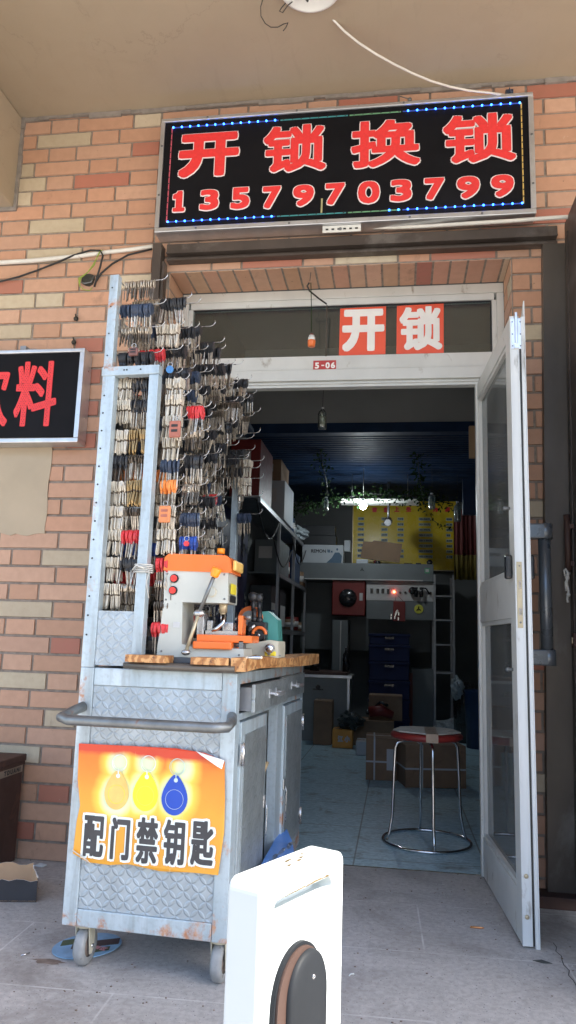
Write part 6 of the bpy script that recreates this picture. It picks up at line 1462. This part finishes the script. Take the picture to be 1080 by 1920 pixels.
lump('clear_bag', 'crumpled clear plastic bag hanging by the right wall', 'bag', (0.611, 4.6, 0.569), .11, 'bag_clear', 8, (.6,.6,1.0))
b = MB(); p = (0.76, 4.4, 0.053); b.lathe([(0,.005),(.13,.005),(.145,.55),(.15,.56),(.14,.56),(.13,.05),(0,.05)], (p[0]+.06,4.5,0)); tag(b.build('blue_barrel', 'bucket_blue'), 'tall dark blue barrel near the right wall behind the door leaf', 'barrel')
b = MB(); b.lathe([(0,.005),(.12,.005),(.13,.5),(.09,.6),(.0,.62)], (.72,4.9,0)); tag(b.build('dark_barrel', 'plastic_dark'), 'dark covered bin beside the blue barrel', 'bin')
# curtain with yellow hem
cu0, cu1 = (0.619, 5, 1.978), (0.906, 5, 2.486)
e = thing('tassel_curtain', 'dark red hanging curtain with yellow hem at the right rear', 'curtain', (cu0[0]+.15,5.0,cu0[2]-.2))
def drape(x0, x1, z0, z1, y, amp, n, m, name, par):
    b = MB(); vs = []
    for i in range(n+1):
        x = x0+(x1-x0)*i/n; yy = y+amp*math.sin(i*1.9)+random.uniform(-.004,.004); vs += [(x,yy,z0+random.uniform(-.01,.01)),(x,yy,z1),(x,yy+.006,z0),(x,yy+.006,z1)]
    b.add(vs, [f for i in range(n) for f in ((4*i,4*i+4,4*i+5,4*i+1),(4*i+2,4*i+3,4*i+7,4*i+6),(4*i,4*i+2,4*i+6,4*i+4))], 0, True); return b.build(name, m, par)
drape(cu0[0], cu1[0]+.1, cu0[2], cu1[2], 5.0, .02, 26, 'curtain_red', 'cloth', e)
drape(cu0[0], cu1[0]+.1, (0.617, 5, 1.708)[2], cu0[2]-.002, 5.0, .02, 26, 'curtain_yellow', 'hem', e)
a, c = (0.617, 3.8, 2.221), (0.779, 3.8, 2.573); tag(box((a[0],3.8,a[2]),(a[0]+.3,3.85,c[2]), ch=.004).build('hanging_sheet', 'bucket_blue'), 'dark blue panel high on the right above the curtain', 'panel')
a, c = (0.453, 1.4, 2.182), (0.522, 1.4, 2.393); tag(box((a[0],1.4,a[2]),(a[0]+.12,1.43,c[2]), ch=.003).build('wood_plank', 'plank'), 'short pale wooden plank hung behind the door leaf top', 'plank')

# left wall: shelves, blue boards, boxes
e = thing('wall_board', 'dark blue panel with hanging keys on left wall behind the cart', 'board', (XL+.02,1.9,.9))
box((XL+.001,.8,.75),(XL+.02,3.35,2.05)).build('panel', 'blue_board', e)
random.seed(11); q = MB()
for i in range(90):
    y, z = random.uniform(1.2,3.3), random.uniform(.9,1.95)
    q.tube([(XL+.022,y,z),(XL+.045,y,z)], .002, 0, 4); q.box((XL+.035,y-.006,z-.06*random.uniform(.5,1.3)),(XL+.042,y+.006,z-.002))
q.build('hung_keys', 'dark_iron', e); tag(e.children[-1], kind='stuff') if False else None
sh = thing('wall_shelf', 'angle iron shelf carrying boxes along the left wall', 'shelf', (XL+.15,3.6,1.9))
for z, y0, y1 in ((2.12,2.4,5.2),(1.62,3.5,5.6),(1.1,3.4,5.6)):
    box((XL+.002,y0,z-.012),(XL+.30,y1,z)).build('shelf_board', 'machine_grey', sh)
    b = MB(); b.box((XL+.28,y0,z-.045),(XL+.303,y1,z-.0125)); b.build('edge_angle', 'alu_dark', sh)
b = MB()
for y in (3.45,4.5,5.55): b.box((XL+.28,y-.015,.0045),(XL+.305,y+.015,2.107))
b.build('upright', 'alu_dark', sh)
def lbox(name, la, cat, y0, y1, z0, z1, m, dep=.25, group=None, lab=None):
    e = thing(name, la, cat, (XL+.15,(y0+y1)/2,z0), group=group); box((XL+.02,y0,z0+.001),(XL+.02+dep,y1,z1), ch=.005).build('body', m, e)
    if lab: box((XL+.02+dep+.0005,y0+.03,z0+.03),(XL+.02+dep+.002,y1-.05,z0+(z1-z0)*.6)).build('label', lab, e); 
    box((XL+.06,y0-.002,z0+(z1-z0)*.45),(XL+dep-.06,y0-.0003,z0+(z1-z0)*.8)).build('end_label', lab or 'panel_pale', e)
    return e
lbox('red_case', 'dark red case on the upper left shelf nearest the door', 'case', 2.5, 3.1, 2.122, 2.62, 'machine_red')
lbox('white_appliance', 'white boxed appliance on the upper left shelf', 'box', 3.55, 4.15, 2.122, 2.50, 'carton_white', .30)
lbox('brown_box', 'brown carton on top of the white boxed appliance', 'carton', 3.6, 4.1, 2.502, 2.72, 'cardboard')
lbox('grey_case', 'grey case on the middle left shelf', 'case', 3.7, 4.3, 1.622, 1.95, 'machine_grey')
lbox('blue_case', 'blue case on the middle left shelf further back', 'case', 4.5, 5.2, 1.622, 1.95, 'bucket_blue')
lbox('spare_part_box', 'black and white parts box with orange patch, nearer of two', 'box', 3.55, 3.95, 1.102, 1.50, 'carton_black', .2, 'parts boxes with orange patches', 'panel_pale')
lbox('spare_part_box', 'black and white parts box with orange patch, further of two', 'box', 4.1, 4.5, 1.102, 1.50, 'carton_black', .2, 'parts boxes with orange patches', 'panel_pale')
p = (-1.176, 4.4, 1.845); b = MB(); b.torus((p[0],4.4,p[2]), .042, .010, 'y', 0, 30, 10); 
for v in range(len(b.v)): x_, y_, z_ = b.v[v]; b.v[v] = (p[0]+(x_-p[0])*.8, y_+(x_-p[0])*.6, p[2]+(z_-p[2])*1.2)
tag(b.build('tape_ring', 'carton_white'), 'white ring of tape hanging from the left shelf', 'ring')
lump('clear_bag', 'crumpled clear bag on the end of the left shelf', 'bag', (XL+.25,5.0,2.2), .13, 'bag_clear', 4, (1,1.2,.6))

# loose things that crowd the left shelves and the wall board
random.seed(21)
for k, (y, z, la) in enumerate(((3.6,1.1,'low'),(4.75,1.1,'low'),(5.0,1.1,'low'),(5.3,1.1,'low'),(4.35,1.62,'middle'),(5.35,1.62,'middle'),(5.5,1.62,'middle'),(4.3,2.12,'upper'),(4.5,2.12,'upper'),(4.7,2.12,'upper'))):
    e = thing('parts_tin', 'small dim parts tin with pale label crowded on the left shelves', 'tin', (XL+.22,y,z), group='small parts tins on the left shelves')
    w_, h_ = random.uniform(.05,.08), random.uniform(.10,.20); MB().cyl((XL+.22,y,z+.001),(XL+.22,y,z+h_), w_, 0, 16).build('can', random.choice(['alu_dark','machine_red','bucket_blue','cardboard']), e)
    MB().cyl((XL+.22,y,z+h_*.3),(XL+.22,y,z+h_*.7), w_+.0015, 0, 16).build('label', 'panel_pale', e)
for k, (y0, z0, y1) in enumerate(((2.2,2.05,3.3),(3.0,1.9,4.2),(4.2,2.05,5.4))):
    pts = [(XL+.31, y0+(y1-y0)*i/12, z0-.22*math.sin(math.pi*i/12)) for i in range(13)]
    tag(MB().tube(pts, .007, 0, 6).build('black_flex', 'cable_black'), 'black flex drooping below the left shelf, %s of three' % ['nearest','middle','furthest'][k], 'cable')
for k in range(9):
    y, z = 1.5+.2*k, 1.72-.25*(k%3)
    e = thing('blister_pack', 'small hanging blister pack on the dark blue panel of the left wall', 'pack', (XL+.03,y,z-.12), group='blister packs on the blue panel')
    box((XL+.024,y-.045,z-.12),(XL+.028,y+.045,z)).build('card', random.choice(['panel_pale','machine_red','carton_black','cardboard']), e); MB().ball((XL+.034,y,z-.07), .022, 0, 10, (.5,1,1.3)).build('bubble', 'alu_dark', e)
# stool
sc_ = (0.158, 0.758, 0); SX, SY = sc_[0], sc_[1]; 
st = thing('round_stool', 'round red stool with chrome legs and floor ring inside the doorway', 'stool', (SX,SY,0))
SH = .515; SR = .185
MB().lathe([(0,SH),(SR*.9,SH),(SR,SH+.008),(SR+.002,SH+.022),(SR-.01,SH+.034),(0,SH+.038)], (SX,SY,0), seg=48).build('seat', 'seat_red', st)
MB().torus((SX,SY,.012), .222, .0085, 'z', 0, 64, 10).build('floor_ring', 'chrome', st)
for a_ in (18,98,198,278):
    ca1, sa1 = math.cos(R(a_)), math.sin(R(a_)); P = [(r_, z_) for r_, z_ in ((.05,SH-.008),(.13,SH-.010),(.158,SH-.02),(.170,SH-.045),(.176,.35),(.184,.13),(.20,.05),(.214,.02))]
    MB().tube([(SX+r_*ca1, SY+r_*sa1, z_) for r_, z_ in P], .0078, 0, 12).build('leg', 'chrome', st)
clt = thing('seat_cloth', 'pale folded cardboard pad taped on top of the red stool', 'pad', (SX,SY,SH+.04))
pts = []
for i in range(14):
    a_ = 2*math.pi*i/14; r_ = SR*(.96 if i % 3 else .86); pts.append((SX+r_*math.cos(a_+.2), SY+r_*math.sin(a_+.2)*.95, SH+.0385))
MB().prism(pts, (0,0,.006)).build('pad_sheet', 'cloth_pale', clt)
b = MB(); b.box((SX-.01,SY-SR-.004,SH+.0448),(SX+.05,SY+SR*.7,SH+.0458)); b.box((SX-.01,SY-SR-.0065,SH+.002),(SX+.05,SY-SR-.004,SH+.0447)); b.build('packing_tape', 'tape_brown', clt)

# opposite side of the street: low pale blocks that give the glass something to mirror
for i, (x0, x1, h) in enumerate(((-26,-12,7),(-10,6,9),(8,24,6))):
    e = thing('street_building', ['pale low building across the street, left of the three','tallest pale building across the street','pale low building across the street, right of the three'][i], 'building', ((x0+x1)/2,-30,0))
    box((x0,-38,0),(x1,-30,h)).build('wall', 'render_wall', e)
    b = MB()
    for k in range(int((x1-x0)//2)):
        for f in range(int(h//3)): b.box((x0+.6+k*2,-30.0,1+f*3),(x0+1.7+k*2,-29.98,2.4+f*3))
    b.build('windows', 'plastic_dark', e)

# ================================================================== CAMERA, LIGHT
cam = bpy.data.cameras.new('camera'); co_ = bpy.data.objects.new('camera', cam); COL.objects.link(co_)
cam.sensor_fit = 'VERTICAL'; cam.sensor_height = 24; cam.lens = 24*1398.95/1920; cam.clip_end = 500; cam.clip_start = .02
Pp, Ro, Ya = 0.169106, 0.0303895, 0.1475275
ri = Vector((math.cos(Ya), math.sin(Ya), 0)); fw = Vector((-math.sin(Ya)*math.cos(Pp), math.cos(Ya)*math.cos(Pp), math.sin(Pp))); up = ri.cross(fw)
r2 = ri*math.cos(Ro)+up*math.sin(Ro); u2 = -ri*math.sin(Ro)+up*math.cos(Ro)
m3 = Matrix((r2, u2, -fw)).transposed(); co_.matrix_world = Matrix.Translation((0,-3.347,1.004)) @ m3.to_4x4()
S.camera = co_

SUN_EL, SUN_AZ = R(45), R(112)      # azimuth clockwise from +Y
w = bpy.data.worlds.new('World'); S.world = w; w.use_nodes = True; t = w.node_tree
sk = t.nodes.new('ShaderNodeTexSky'); sk.sky_type = 'NISHITA'; sk.sun_disc = False; sk.sun_elevation = SUN_EL; sk.sun_rotation = SUN_AZ; sk.dust_density = 1.5
bg = t.nodes['Background']; bg.inputs[1].default_value = .15; t.links.new(sk.outputs[0], bg.inputs[0])
sl_ = bpy.data.lights.new('sun', 'SUN'); sl_.energy = 4.2; sl_.angle = R(.6); sl_.color = (1,.93,.82)
so = bpy.data.objects.new('sun', sl_); COL.objects.link(so)
sd_ = Vector((math.sin(SUN_AZ)*math.cos(SUN_EL), math.cos(SUN_AZ)*math.cos(SUN_EL), math.sin(SUN_EL)))
so.rotation_euler = sd_.to_track_quat('Z','Y').to_euler()
S.view_settings.view_transform = 'Standard'; S.view_settings.look = 'None'; S.view_settings.exposure = 2.07; S.view_settings.gamma = 1
S.cycles.max_bounces = 8; S.cycles.diffuse_bounces = 5; S.cycles.glossy_bounces = 4; S.cycles.transparent_max_bounces = 12; S.cycles.use_denoising = True
S.cycles.sample_clamp_indirect = 6
for o in bpy.data.objects:
    if '_o' in o: del o['_o']
